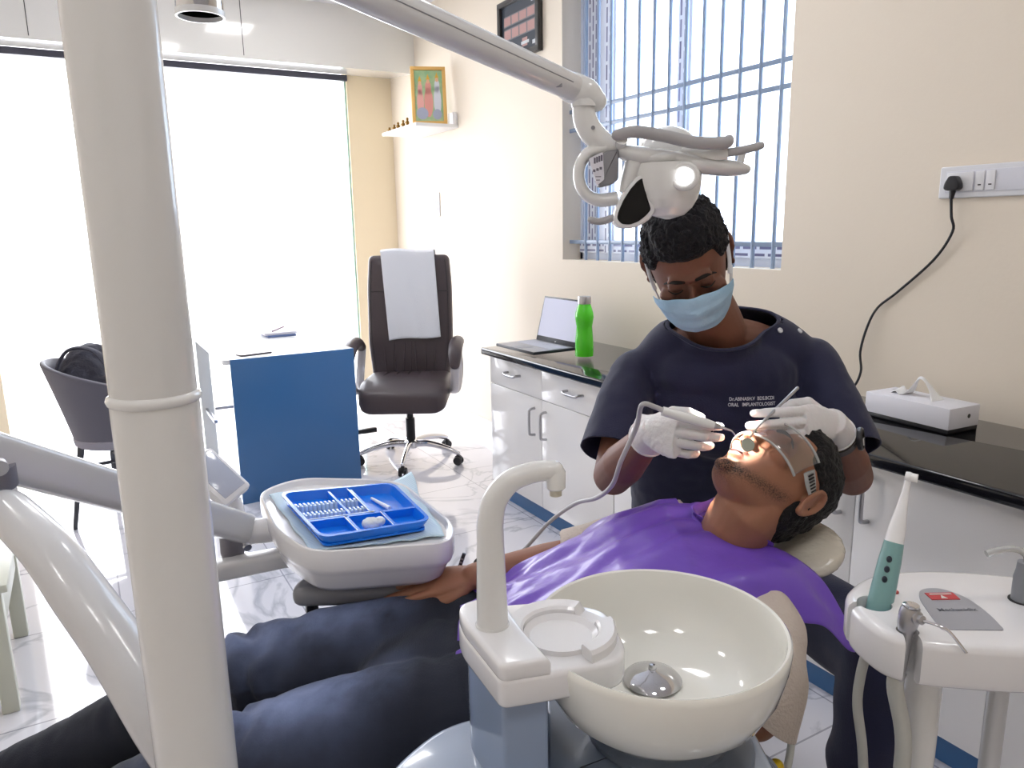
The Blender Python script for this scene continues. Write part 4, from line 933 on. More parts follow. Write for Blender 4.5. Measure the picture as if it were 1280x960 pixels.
# blue organiser
oc = [(-.503, 1.508), (-.268, 1.560), (-.160, 1.340), (-.352, 1.262)]
def ob(u, v, z): p = quad(oc, u, v); return Vector((p.x, p.y, z))
t = Thing('instrument_organiser', 'bright blue compartment tray lying on the striped paper liner', 'organiser tray', (-.33, 1.42, .838), 'rf')
M_ob = mat('vivid_blue_plastic', '0f7df0', .25, coat=.4)
z0, z1 = .839, .862
def slab(u0, v0, u1, v1, za, zb, r=.0):
    out = RP([(u0, v0), (u1, v0), (u1, v1), (u0, v1)], r, 5) if r else [(u0, v0), (u1, v0), (u1, v1), (u0, v1)]
    return G().rings([[ob(u, v, z) for u, v in out] for z in (za, zb)])
g = slab(.04, .04, .96, .96, z0, z0+.004, .06)
outl = RP([(0, 0), (1, 0), (1, 1), (0, 1)], .12, 6); inl = RP([(.03, .03), (.97, .03), (.97, .97), (.03, .97)], .10, 6); inb = RP([(.06, .06), (.94, .06), (.94, .94), (.06, .94)], .08, 6)
g.rings([[ob(u, v, z0) for u, v in inb], [ob(u, v, z1-.002) for u, v in outl], [ob(u, v, z1) for u, v in outl], [ob(u, v, z1) for u, v in inl], [ob(u, v, z0+.004) for u, v in inb]], True, False)
tb = t.part('tray', g, M_ob)
def wall(u0, v0, u1, v1): g = slab(u0, v0, u1, v1, z0+.003, z1-.003); return g
g = wall(.04, .63, .97, .665); g.merge(wall(.58, .04, .61, .65)).merge(wall(.34, .65, .37, .96)).merge(wall(.66, .65, .69, .96)).merge(wall(.40, .05, .42, .6))
t.part('divider', g, M_ob, parent=tb)
M_glint = mat('rack_glare_pale', 'd8ecfb', .2, coat=.5)  # pale colour paints in the glare on the blue rack ridges
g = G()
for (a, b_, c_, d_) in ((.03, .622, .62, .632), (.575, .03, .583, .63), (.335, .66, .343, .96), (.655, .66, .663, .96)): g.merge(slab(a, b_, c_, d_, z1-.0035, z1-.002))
t.part('divider_glint', g, M_glint, parent=tb)  # thin pale strips are painted glints along the divider tops
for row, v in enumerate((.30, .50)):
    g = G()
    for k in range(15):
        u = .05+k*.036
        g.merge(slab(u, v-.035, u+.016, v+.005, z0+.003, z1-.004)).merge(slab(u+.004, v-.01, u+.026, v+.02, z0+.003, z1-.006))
    t.part('instrument_rack', g, M_glint, parent=tb, label='notched instrument rack coloured pale for glare')
cb1 = ob(.50, .84, z0+.018)
single('cotton_ball', G().add(*(lambda gg: (gg.v, gg.f))(fuse(G().ell(cb1, (.017, .014, .012)).ell(cb1+Vector((.016, .006, .002)), (.011, .011, .009)), .0015, 2, disp=lambda v, n: .0012*noise.noise(v*220)))), mat('cotton', 'e6edf3', .95), 'white cotton ball in the middle front compartment of the blue tray', 'cotton ball', tuple(cb1-Vector((0, 0, .014))), 'rf')
single('applicator', G().tube([ob(.74, .20, z0+.008), ob(.80, .50, z0+.010)], [.003, .0042], 12), mat('applicator_white', 'eef3f7', .4), 'white applicator stick lying in the back right compartment of the blue tray', 'applicator', tuple(ob(.77, .35, z0+.004)), 'rf')
single('cotton_roll', G().tube([ob(.10, .90, z0+.009), ob(.27, .93, z0+.009)], .005, 12, round_ends=True), MATS['cotton'], 'white cotton roll in the front left compartment of the blue tray', 'cotton roll', tuple(ob(.18, .91, z0+.004)), 'rf')

# ---- patient chair
M_uph = mat('grey_upholstery', '7b7c84', .45, coat=.1)
t = Thing('dental_chair', 'reclined grey dental chair under the patient, mostly hidden', 'dental chair', (-.05, 1.2, 0), 'rf')
def slabpath(pts, hw, th):
    P = smooth_path(pts, 6); F = frames(P); R = []
    for i, p in enumerate(P):
        t_ = F[i][0]; s_ = Vector((0, 1, 0)); u = t_.cross(s_).normalized()
        if u.z < 0: u = -u
        R.append([p+s_*x+u*y for x, y in RP([(-hw, -th), (hw, -th), (hw, 0), (-hw, 0)], th*.45, 4)])
    return G().rings(R)
t.part('seat_cushion', slabpath([(.02, 1.2, .535), (-.12, 1.2, .525), (-.45, 1.17, .520), (-.92, 1.14, .315)], .15, .07), M_uph)
t.part('back_cushion', slabpath([(-.02, 1.22, .545), (.15, 1.235, .630), (.36, 1.24, .725)], .135, .06), M_uph)
M_hr = mat('clear_wrapped_headrest', 'cdc6b8', .2, coat=.6, bump=(40, .5, 3))
t.part('headrest', G().add(*(lambda gg: (gg.v, gg.f))(fuse(G().ell((.490, 1.225, .846), (.070, .10, .028), R3((.93, .1, .34), (-.1, 1, 0), (-.34, 0, .93))), .006, 3))), M_hr, label='cream headrest wrapped in clear film')
t.part('base', G().prism(RP([(-.35, 1.05), (.15, 1.05), (.15, 1.38), (-.35, 1.38)], .08), 0, .09, .02).prism(RP([(-.22, 1.12), (.02, 1.12), (.02, 1.32), (-.22, 1.32)], .04), .08, .46, .01), M_white)
arm_o = RP([(-.445, 1.345), (-.44, 1.41), (-.20, 1.405), (-.12, 1.39), (-.12, 1.345), (-.2, 1.335)], [.03, .03, .03, .03, .02, .03])
ar = t.part('armrest', G().prism(RP([(-.438, 1.325), (-.438, 1.39), (-.15, 1.385), (-.15, 1.335)], [.028, .03, .02, .02]), .690, .728, .014), mat('armrest_grey', '7f7f84', .35, coat=.2))
t.part('armrest_support', G().tube([(-.25, 1.36, .695), (-.22, 1.37, .60), (-.12, 1.36, .50)], .02, 14, smooth=3), M_uph)
t.part('adjusting_knob', G().lathe([(.0, 0), (.013, 0), (.013, .02), (.0, .02)], (-.405, 1.355, .668), 6).tube([(-.392, 1.35, .672), (-.378, 1.345, .672)], .004, 10).ell((-.376, 1.345, .672), (.006, .006, .006), seg=10, rings=6), M_black)
# ---- suction filter with yellow knobs under the elbow of the patient
t = Thing('suction_filter', 'grey suction filter housing with yellow knobs behind the rinse bowl', 'filter', (.335, .93, .45), 'rf')
t.part('housing', G().tube([(.285, .90, .625), (.345, .93, .630)], [.036, .036], 28).tube([(.345, .93, .63), (.349, .932, .63)], .034, 28), mat('filter_grey', '8d93a0', .35))
t.part('knob', G().tube([(.349, .935, .635), (.366, .945, .636)], .011, 16, round_ends=True), mat('safety_yellow', 'e9c528', .4))
t.part('knob', G().tube([(.385, .93, .585), (.405, .945, .585)], .011, 16, round_ends=True), MATS['safety_yellow'])
t.part('hose', G().tube([(.35, .94, .60), (.40, 1.0, .57), (.44, 1.08, .60), (.43, 1.12, .66), (.40, 1.14, .68)], .006, 12, smooth=6), M_hose)
t.part('bracket', G().box((.27, .87, .10), (.33, .93, .60), .006), M_uph)

# ============================================================ PEOPLE (rf coordinates)
def ortho(y, z):
    y = Vector(y).normalized(); z = Vector(z); z = (z - y*z.dot(y)).normalized(); return R3(y.cross(z), y, z)
def skin(name, c1, c2, stubble=None):
    m = bpy.data.materials.new(name); m.use_nodes = True; nt = m.node_tree; N = nt.nodes; L = nt.links; b = N['Principled BSDF']
    tc = N.new('ShaderNodeTexCoord'); n = N.new('ShaderNodeTexNoise'); n.inputs['Scale'].default_value = 18; n.inputs['Detail'].default_value = 4
    x = N.new('ShaderNodeMix'); x.data_type = 'RGBA'; x.inputs[6].default_value = lin(c1); x.inputs[7].default_value = lin(c2)
    L.new(tc.outputs['Object'], n.inputs['Vector']); L.new(n.outputs['Fac'], x.inputs[0]); last = x.outputs[2]
    at = N.new('ShaderNodeAttribute'); at.attribute_name = 'tone'; sep = N.new('ShaderNodeSeparateColor'); L.new(at.outputs['Color'], sep.inputs[0])
    # R: stubble, G: lips
    n2 = N.new('ShaderNodeTexNoise'); n2.inputs['Scale'].default_value = 420; n2.inputs['Detail'].default_value = 2
    r2 = N.new('ShaderNodeMapRange'); r2.inputs['From Min'].default_value = .38; r2.inputs['From Max'].default_value = .62; r2.inputs['To Min'].default_value = .35; r2.inputs['To Max'].default_value = 1.0
    mu = N.new('ShaderNodeMath'); mu.operation = 'MULTIPLY'; L.new(tc.outputs['Object'], n2.inputs['Vector']); L.new(n2.outputs['Fac'], r2.inputs['Value'])
    L.new(r2.outputs['Result'], mu.inputs[0]); L.new(sep.outputs[0], mu.inputs[1])
    x2 = N.new('ShaderNodeMix'); x2.data_type = 'RGBA'; x2.inputs[7].default_value = lin(stubble or '2a211d'); L.new(mu.outputs[0], x2.inputs[0]); L.new(last, x2.inputs[6])
    x3 = N.new('ShaderNodeMix'); x3.data_type = 'RGBA'; x3.inputs[7].default_value = lin('a5695c'); L.new(sep.outputs[1], x3.inputs[0]); L.new(x2.outputs[2], x3.inputs[6])
    L.new(x3.outputs[2], b.inputs['Base Color']); b.inputs['Roughness'].default_value = .55
    b.inputs['Subsurface Weight'].default_value = .12; b.inputs['Subsurface Scale'].default_value = .008
    return m
def head_geo(Mh, mouth_open=0.0, s=1.0):
    """head in its own frame: x to the person's right, y out of the face, z to the crown; metres"""
    g = G()
    sec = [(-.118, .018, .070, .032), (-.112, .030, .078, .014), (-.100, .042, .083, -.010), (-.085, .051, .084, -.035), (-.068, .058, .085, -.055), (-.050, .0635, .086, -.070),
           (-.030, .0685, .086, -.084), (-.010, .0725, .085, -.094), (.010, .0750, .087, -.100), (.030, .0760, .089, -.103), (.050, .0745, .085, -.102), (.070, .069, .076, -.096), (.088, .059, .062, -.084), (.102, .045, .042, -.066), (.111, .027, .018, -.044), (.114, .010, -.004, -.024)]
    R = []
    for z, hw, yf, yb in sec:
        cy = (yf+yb)/2; hy = (yf-yb)/2; ring = []
        for j in range(40):
            a = 2*PI*j/40; ca, sa = math.cos(a), math.sin(a)
            e = .88 if z < -.02 else .95
            ring.append(Vector((hw*math.copysign(abs(ca)**e, ca), cy+hy*math.copysign(abs(sa)**(.92), sa), z)))
        R.append(ring)
    g.rings(R)
    # nose
    g.rings([[Vector((x*w, y, z)) for x, y in ((-1, yb), (-.62, yf-.007), (0, yf), (.62, yf-.007), (1, yb))] for z, w, yf, yb in
             ((.014, .008, .090, .070), (.0, .008, .095, .070), (-.015, .0095, .103, .072), (-.030, .012, .113, .075), (-.040, .0145, .117, .078), (-.047, .012, .108, .078), (-.050, .008, .098, .078))])
    g.ell((0, .109, -.0395), (.0105, .009, .008)); g.ell((.012, .096, -.043), (.0075, .011, .0075)); g.ell((-.012, .096, -.043), (.0075, .011, .0075))
    g.ell((0, .087, .016), (.045, .010, .008)); g.ell((.024, .084, .020), (.018, .010, .007)); g.ell((-.024, .084, .020), (.018, .010, .007))   # brow
    g.ell((.045, .068, -.022), (.020, .018, .014)); g.ell((-.045, .068, -.022), (.020, .018, .014))      # cheekbones
    for sx in (-1, 1): g.ell((sx*.030, .0775, -.001), (.0145, .0125, .0115))                             # closed eyelids
    mo = mouth_open
    g.ell((0, .0875, -.065), (.021, .008, .0052)); g.ell((.008, .0895, -.0645), (.011, .007, .005)); g.ell((-.008, .0895, -.0645), (.011, .007, .005))
    g.ell((0, .0875-mo*.3, -.0755-mo), (.018, .0085, .0062)); g.ell((0, .079, -.104), (.020, .012, .014))
    for sx in (-1, 1):                                                                                    # ears
        Me = Matrix.Rotation(sx*math.radians(-24), 3, 'Z') @ Matrix.Rotation(math.radians(-12), 3, 'X')
        c = Vector((sx*.0775, -.012, -.006))
        pts = [(0, .012, .012), (0, .010, .026), (0, -.004, .034), (0, -.018, .028), (0, -.022, .010), (0, -.016, -.010), (0, -.004, -.024), (0, .006, -.027), (0, .009, -.018)]
        g.tube([c+Me @ Vector((sx*.006+sx*abs(p[1]-.012)*.22, p[1], p[2])) for p in pts], [.004, .0045, .005, .005, .0048, .0045, .0055, .0055, .004], 8, smooth=3, round_ends=True)
        g.tube([c+Me @ Vector((sx*.006, y, z)) for y, z in ((.004, .022), (-.008, .018), (-.011, .004), (-.006, -.012), (.004, -.018))], .0035, 8, smooth=3, round_ends=True)
        g.ell(c+Me @ Vector((sx*.003, -.004, .002)), (.0060, .020, .030), Me, 14, 10)
        g.ell(c+Me @ Vector((sx*.005, .0085, -.002)), (.004, .004, .006), Me, 10, 8)
    for v in g.v:
        for sx in (-1, 1):
            d2 = ((v.x-sx*.031)/.017)**2 + ((v.z-.001)/.011)**2
            if v.y > .05: v.y -= .009*math.exp(-d2)*(1 if abs(v.y-.08) < .02 else .3)
    g.xf(Mh @ Matrix.Scale(s, 4))
    return g
def tone_attr(o, fn):
    me = o.data; a = me.color_attributes.new('tone', 'FLOAT_COLOR', 'POINT')
    for i, v in enumerate(me.vertices): a.data[i].color = fn(v.co)
def smooth01(x, a, b):
    t = max(0, min(1, (x-a)/(b-a))); return t*t*(3-2*t)
def hair_geo(Mh, s, thick, curl, hairline=.062, n=190, freq=115):
    """curly crop: a closed shell, thickest on top, sinking under the skin where there is no hair"""
    g = G()
    def f(u, v):
        a = 2*PI*u; p = PI*(.001+.998*v)             # p from the crown down
        d = Vector((math.sin(p)*math.cos(a), math.sin(p)*math.sin(a), math.cos(p)))
        r = 1/math.sqrt((d.x/.0765)**2 + (((d.y)/.0965))**2 + (d.z/.1145)**2)
        q = d*r; q.y -= .006
        # coverage
        front = max(0, d.y)
        line = hairline - .030*smooth01(abs(q.x), .045, .066)             # lower at the temples
        cov_f = smooth01(q.z, line-.006, line+.010)
        side_l = -.010 - .0*abs(q.x)
        back_l = -.068
        k = smooth01(-q.y, -.018, .040)
        lim = side_l*(1-k) + back_l*k
        cov_s = smooth01(q.z, lim-.010, lim+.010)
        w = smooth01(q.y, -.018, .002)
        cov = cov_s*(1-w) + cov_f*w
        top = smooth01(q.z, .0, .095)
        th = thick*(.26+.74*top)
        c1 = noise.noise(q*freq + Vector((3, 1, 7))); c2 = noise.noise(q*freq*.45)
        cv = noise.voronoi(q*freq*.9)[0][0]
        rr = r + th*cov + (curl*(c1*.6+c2*.8-(cv-.3)*.9))*cov - .016*(1-cov)
        q = d*rr; q.y -= .006
        return Mh @ (q*s)
    g.grid(f, n, n//2+20)
    return g
def hand_geo(M, side=1, r=1.0, curls=None, thumb=None, spread=(.10, .03, -.04, -.12), palm=True, forearm=None):
    spread = (.05, .015, -.02, -.065) if spread == (.10, .03, -.04, -.12) else spread
    """frame: x wrist to fingers, y towards the thumb (times side), z out of the back of the hand"""
    g = G(); sy = side
    S = [(-.030, .027, .020, 0), (-.005, .028, .019, 0), (.018, .035, .0185, .001), (.045, .040, .0175, .001), (.070, .0415, .0155, 0), (.086, .040, .0125, -.001)]
    R = []
    for x, w, h, z in S: R.append([Vector((x, sy*w*r*math.cos(a), z+h*r*(.92 if math.sin(a) > 0 else 1.0)*math.sin(a))) for a in [2*PI*j/20 for j in range(20)]])
    g.rings(R)
    L_ = [(.042, .027, .021), (.047, .030, .022), (.043, .028, .022), (.034, .021, .019)]
    Y = [.029, .0100, -.0095, -.0280]; rad = [.0092, .0095, .0090, .0080]
    curls = curls or [(.3, .4, .3)]*4
    for i in range(4):
        p = Vector((.078 - (.0, -.004, .0, .008)[i]*1.0, sy*Y[i], -.001)); pts = [p-Vector((.02, 0, 0)), p]; ang = 0; sp_ = spread[i]
        for k in range(3):
            ang += curls[i][k]; p = p + Vector((math.cos(ang)*math.cos(sp_), sy*math.cos(ang)*math.sin(sp_), -math.sin(ang)))*L_[i][k]; pts.append(p.copy())
        rr = [rad[i]*.95*r, rad[i]*1.08*r, rad[i]*r, rad[i]*.92*r, rad[i]*.78*r]
        g.tube(pts, rr, 14, round_ends=True)
        for q, ra in zip(pts[1:4], rr[1:4]): g.ell(q, (ra*1.03,)*3, seg=12, rings=8)
    th = thumb or [(.008, .020, -.006), (.035, .045, -.016), (.064, .052, -.024), (.088, .050, -.028)]
    th = [Vector((a, sy*b_, c)) for a, b_, c in th]
    g.tube(th, [.0135*r, .0125*r, .0105*r, .0088*r], 14, round_ends=True)
    for q, ra in zip(th[1:3], (.0125, .0108)): g.ell(q, (ra*r,)*3, seg=12, rings=8)
    g.ell((.028, sy*.022, -.008), (.026, .016, .014))
    return g.xf(M)
def hand_tip(M, side, i, curls, spread=(.10, .03, -.04, -.12)): pass

# ------------------------------------------------------------------ the dentist
DS = Vector((.45, 1.78, 0))
den = Thing('person', 'person in dark navy scrubs and blue face mask, bent over the patient with two instruments', 'person', (DS.x, DS.y, 0), 'rf')
sk_d = skin('brown_skin', '6e4534', '7d5140')
hc = Vector((.341, 1.480, 1.330))
Rh = ortho((-.11, -.86, -.48), (-.33, -.60, .73))
MH = M4(Rh.col[0], Rh.col[1], Rh.col[2], hc)
hs = .97
shR_, elR_, wrR_ = Vector((.268, 1.61, 1.085)), Vector((.196, 1.455, .905)), Vector((.240, 1.255, 1.052))   # his right arm, on the left of the photo
shL_, elL_, wrL_ = Vector((.640, 1.60, 1.105)), Vector((.668, 1.43, .905)), Vector((.556, 1.280, 1.050))
g = head_geo(MH, 0, hs)
nb = Vector((.435, 1.60, 1.13)); 
g.tube([nb+Vector((0, .02, -.06)), nb, Vector((.425, 1.575, 1.185)), hc+Rh @ Vector((0, -.030, -.065)), hc+Rh @ Vector((0, -.025, .0))], [.062, .066, .060, .056, .055], 24, smooth=4)
# torso under the clothes, then arms
g.tube([(.46, 1.80, .58), (.45, 1.77, .75), (.445, 1.70, .95), (.442, 1.63, 1.08), (.44, 1.60, 1.14)], [.135, .12, .135, .140, .11], 24, smooth=4, flat=.58, up=(1, 0, 0))
g.tube([shR_+Vector((.02, 0, -.012)), Vector((.35, 1.605, 1.13)), (.44, 1.595, 1.15), Vector((.54, 1.60, 1.135)), shL_+Vector((-.02, 0, -.012))], [.040, .050, .060, .050, .040], 20, smooth=3, round_ends=True)
for sh0, el0, wr0 in ((shR_, elR_, wrR_), (shL_, elL_, wrL_)):
    g.tube([sh0, sh0.lerp(el0, .5), el0], [.045, .043, .040], 18, smooth=3, round_ends=True)
    g.ell(el0, (.040, .042, .040))
    g.tube([el0, el0.lerp(wr0, .3), el0.lerp(wr0, .72), el0.lerp(wr0, .93)], [.040, .042, .030, .0235], 18, smooth=3)
# hand frames
def hframe(x, z, o, side):
    x = Vector(x).normalized(); z = Vector(z); z = (z-x*z.dot(x)).normalized(); y = z.cross(x); return M4(x, y, z, o)
MR = hframe((.45, -.88, .05), (-.85, -.45, .20), wrR_+Vector((-.010, -.006, .004)), 1) @ Matrix.Scale(.88, 4)
ML = hframe((-.76, -.60, .10), (.52, -.76, .22), wrL_+Vector((-.010, -.010, .004)), -1) @ Matrix.Scale(.95, 4)
cR = [(.70, .70, .35), (.82, .75, .40), (.92, .80, .45), (1.0, .80, .45)]
cL = [(.45, .45, .25), (.42, .50, .28), (.48, .60, .35), (.60, .70, .40)]
tR = [(.008, .020, -.008), (.034, .042, -.024), (.056, .046, -.042), (.072, .040, -.060)]
tL = [(.008, .020, -.008), (.036, .042, -.016), (.064, .042, -.030), (.090, .032, -.036)]
hr_ = G().merge(hand_geo(MR, 1, .70, cR, tR)); hl_ = G().merge(hand_geo(ML, -1, .70, cL, tL))
g.merge(hr_).merge(hl_)
# legs under the trousers
kL_ = Vector((.66, 1.235, .63)); hpL = Vector((.54, 1.74, .60)); anL = Vector((.60, 1.14, .10)); kR_ = Vector((.13, 1.66, .60)); hpR = Vector((.36, 1.76, .60)); anR = Vector((.10, 1.62, .10))
for h0, k0, a0_ in ((hpL, kL_, anL), (hpR, kR_, anR)):
    g.tube([h0, k0], [.072, .055], 18, round_ends=True).tube([k0, a0_], [.052, .036], 18, round_ends=True)
bg_ = fuse(g, .0032, 3)
ob_ = den.part('body', bg_, sk_d)
MHi = MH.inverted(); base_d = den.base
def dtone(co):
    q = MHi @ (co+base_d); return (0, 0, 0, 1)
tone_attr(ob_, dtone)
# scrubs top
g = G()
spine = [(.46, 1.79, .60), (.452, 1.765, .74), (.446, 1.71, .90), (.442, 1.655, 1.02), (.438, 1.615, 1.110)]
g.tube(spine, [.168, .165, .178, .183, .160], 32, smooth=4, flat=.68, up=(1, 0, 0))
g.tube([shR_+Vector((.02, .0, -.008)), Vector((.35, 1.605, 1.138)), (.44, 1.595, 1.155), Vector((.54, 1.60, 1.149)), shL_+Vector((-.02, 0, -.002))], [.053, .067, .075, .067, .053], 24, smooth=4, round_ends=True)
nc = Vector((.428, 1.562, 1.190)); nd = Vector((-.06, -.42, .90)).normalized()
g.tube([nc-nd*.10, nc-nd*.03, nc+nd*.03], [.080, .090, .084], 32, smooth=4)
g.ell((.445, 1.585, 1.085), (.165, .098, .10), seg=32, rings=20)
g.ell((.445, 1.580, 1.02), (.165, .095, .12), seg=32, rings=20)
for sh0, el0, s_ in ((shR_, elR_, -1), (shL_, elL_, 1)):
    out_ = Vector((s_*.010, 0, .0))
    g.tube([sh0, sh0.lerp(el0, .35)+out_*1.0, sh0.lerp(el0, .95)+out_*1.2], [.057, .063, .070], 24, smooth=3)
    g.ell(sh0, (.057, .057, .054))
def fold_d(v, n):
    q = Vector((v.x*9, v.y*5, v.z*6)); w_ = noise.noise(q+Vector((5, 0, 0)))
    k = .012*w_ + .012*math.sin(30*(v.x+.55*v.z)+5*noise.noise(v*6))*max(0, noise.noise(v*4+Vector((2, 2, 9)))) + .002*noise.noise(v*40)
    return k*(1-.8*smooth01(v.z, 1.08, 1.14))
sg_ = fuse(g, .006, 5, disp=fold_d)
sg_ = clip(sg_, nc, nd, nc, .13)
for sh0, el0 in ((shR_, elR_), (shL_, elL_)): 
    d_ = (el0-sh0).normalized(); c_ = sh0.lerp(el0, .80)
    sg_ = clip(sg_, c_, d_, c_+d_*.03, .105)
M_scrub = mat('navy_scrub_cloth', '171a3c', .75, bump=(500, .25, 3), sheen=.15)
top = den.part('scrub_top', sg_, M_scrub)
sm = top.modifiers.new('thick', 'SOLIDIFY'); sm.thickness = .003; sm.offset = -1
g = G(); R_ = []
# neckband and snaps
bv = BVHTree.FromPolygons([tuple(v) for v in sg_.v], sg_.f)
bmx = bmesh.new(); vs_ = [bmx.verts.new(v) for v in sg_.v]
for f_ in sg_.f: bmx.faces.new([vs_[i] for i in f_])
u_ = nd.orthogonal().normalized(); w_ = nd.cross(u_)
bp_ = [v.co.copy() for v in bmx.verts if any(e.is_boundary for e in v.link_edges) and (v.co-nc).length < .14]; bmx.free()
cen_ = sum(bp_, Vector())/len(bp_)
ringp = []
for k in range(48):
    a = 2*PI*k/48; dirr = u_*math.cos(a)+w_*math.sin(a)
    ringp.append(max(bp_, key=lambda p: (p-cen_).normalized().dot(dirr)))
for _ in range(3): ringp = [(ringp[i-1]+ringp[i]*2+ringp[(i+1) % 48])/4 for i in range(48)]
R_ = []
for i, p in enumerate(ringp):
    t_ = (ringp[(i+1) % 48]-ringp[i-1]).normalized(); a_ = (p-nc).normalized(); b_ = t_.cross(a_)
    R_.append([p + a_*(.0045*math.cos(x)) + b_*(.0035*math.sin(x)) for x in [2*PI*j/8 for j in range(8)]])
g.rings(R_, loop=True)
den.part('neckband', g, M_scrub, parent=top)
def onshirt(r_, z_): 
    h_ = bv.ray_cast(Vector((r_, 1.0, z_)), Vector((0, 1, 0))); return h_
for q_, d_ in ((Vector((.488, 1.390, 1.2130)), Vector((.542, 1.544, -.208))), (Vector((.538, 1.406, 1.200)), Vector((.598, 1.562, -.222)))):
    h_ = bv.ray_cast(q_, d_.normalized())
    if q_.x < .5: h_ = bv.find_nearest(Vector((.553, 1.530, 1.190)))
    if h_[0] is None: h_ = bv.find_nearest(q_)
    g = G().lathe([(.0, .0), (.0058, .0), (.0058, .0022), (.0036, .003), (.0030, .0016), (.0, .0016)], h_[0], 20, axis=h_[1] if h_[1].y < 0 else -h_[1])
    den.part('snap_button', g, mat('pearl_snap', 'dfe0e6', .25), parent=top)
for txt, z_, sz in (('Dr.ABINASH.V  BDS.BCDI', 1.048, .0098), ('ORAL   IMPLANTOLOGIST', 1.0365, .0098)):
    tg_ = text_geo(txt, sz, Matrix.Identity(4), bold=.00025); V = []
    for v in tg_.v:
        rr = .482 + v.x*.86; zz = z_ + v.y*1.0
        h_ = onshirt(rr, zz); V.append(Vector((rr, (h_[0].y if h_[0] else 1.5)-.0050, zz)))
    tg_.v = V
    den.part('embroidery', tg_, mat('white_thread', 'c9cad6', .7), parent=top, smooth=False)
# trousers
g = G().tube([(.46, 1.80, .52), (.455, 1.785, .66)], [.168, .160], 28, flat=.8, up=(1, 0, 0), round_ends=True)
g.tube([hpL, hpL.lerp(kL_, .5), kL_+Vector((0, .02, .0))], [.098, .088, .080], 24, smooth=3, round_ends=True).tube([kL_+Vector((0, 0, .01)), kL_.lerp(anL, .3), anL+Vector((0, 0, .03))], [.076, .074, .058], 24, smooth=3, round_ends=True)
g.tube([hpR, hpR.lerp(kR_, .5), kR_], [.098, .088, .078], 24, smooth=3, round_ends=True).tube([kR_, kR_.lerp(anR, .5), anR+Vector((0, 0, .03))], [.074, .066, .058], 24, smooth=3, round_ends=True)
def fold_t(v, n):
    return .014*noise.noise(Vector((v.x*8, v.y*8, v.z*13))) + .007*math.sin(55*v.z+16*v.x+7*noise.noise(v*7))*max(0, noise.noise(v*5)+.15)
den.part('trousers', fuse(g, .007, 5, disp=fold_t), M_scrub)
for a0_, dx in ((anL, (0, -.09, 0)), (anR, (-.05, -.08, 0))):
    d_ = Vector(dx)
    den.part('shoe', G().tube([a0_*1.0+Vector((0, .03, -.055)), a0_+d_*.5+Vector((0, 0, -.06)), a0_+d_*1.3+Vector((0, 0, -.07))], [.04, .042, .030], 18, smooth=4, flat=1.0, round_ends=True), M_black)
# hair
den.part('hair', hair_geo(MH, hs, .027, .0062, hairline=.047, n=300, freq=150), mat('black_curls', '15141a', .65, bump=(160, .9, 4), spec=.35))
# eyebrows
for sx in (-1, 1):
    P = [MH @ (Vector((sx*x, y, z))*hs) for x, y, z in ((.012, .0975, .0165), (.026, .0960, .0195), (.040, .0865, .0170), (.050, .076, .009))]
    den.part('eyebrow', G().tube(P, [.0028, .0036, .0030, .0012], 8, smooth=4, flat=.5, round_ends=True), mat('brow_black', '17120f', .8))
    P = [MH @ (Vector((sx*x, y, z))*hs) for x, y, z in ((.017, .0860, -.0075), (.026, .0895, -.0100), (.036, .0875, -.0100), (.045, .079, -.0065))]
    den.part('eyelashes', G().tube(P, [.0010, .0014, .0014, .0008], 6, smooth=4), MATS['brow_black'])
# mask
M_mask = mat('pale_blue_nonwoven', '9fc3de', .8, bump=(300, .2, 3))
def maskf(u, v):
    a = (u-.5)*2; z = -.020-.094*v
    topl = -.011 - .016*abs(a)**1.5; botl = -.123 + .026*abs(a)**1.6
    z = topl*(1-v)+botl*v
    ang = a*1.22
    zz = [(-.125, .040, .060), (-.105, .052, .088), (-.085, .061, .099), (-.060, .068, .106), (-.040, .0735, .116), (-.005, .076, .100)]
    for i in range(5):
        if z <= zz[i+1][0] or i == 4:
            k = max(0, min(1, (z-zz[i][0])/(zz[i+1][0]-zz[i][0]))); hw = zz[i][1]*(1-k)+zz[i+1][1]*k; yf = zz[i][2]*(1-k)+zz[i+1][2]*k; break
    x = math.sin(ang)*(hw+.004)/math.sin(1.22)*.985; y = .012 + (yf+.006-.012)*math.cos(ang)**.85
    y += .007*math.exp(-(a/.16)**2)*(1-v)
    y += .0024*math.sin(v*PI*7)*(1-abs(a))+.0025*noise.noise(Vector((a*4, v*5, 0)))
    return MH @ (Vector((x, y, z))*hs)
g = G().grid(maskf, 60, 40)
mk = den.part('face_mask', g, M_mask)
sm = mk.modifiers.new('thick', 'SOLIDIFY'); sm.thickness = .0015; sm.offset = 1
for sx in (-1, 1):
    P = [(sx*.0735, .030, -.030), (sx*.0785, .014, -.008), (sx*.0800, .002, .020), (sx*.0820, -.012, .030), (sx*.0820, -.020, .016)]
    den.part('ear_loop', G().tube([MH @ (Vector(p)*hs) for p in P], .0022, 8, smooth=4, flat=1.8), mat('white_elastic', 'e8ecf2', .7), parent=mk)
    P = [(sx*.064, .030, -.090), (sx*.0735, .010, -.062), (sx*.0800, -.008, -.036)]
    den.part('ear_loop', G().tube([MH @ (Vector(p)*hs) for p in P], .0018, 8, smooth=4, flat=1.6), MATS['white_elastic'], parent=mk)
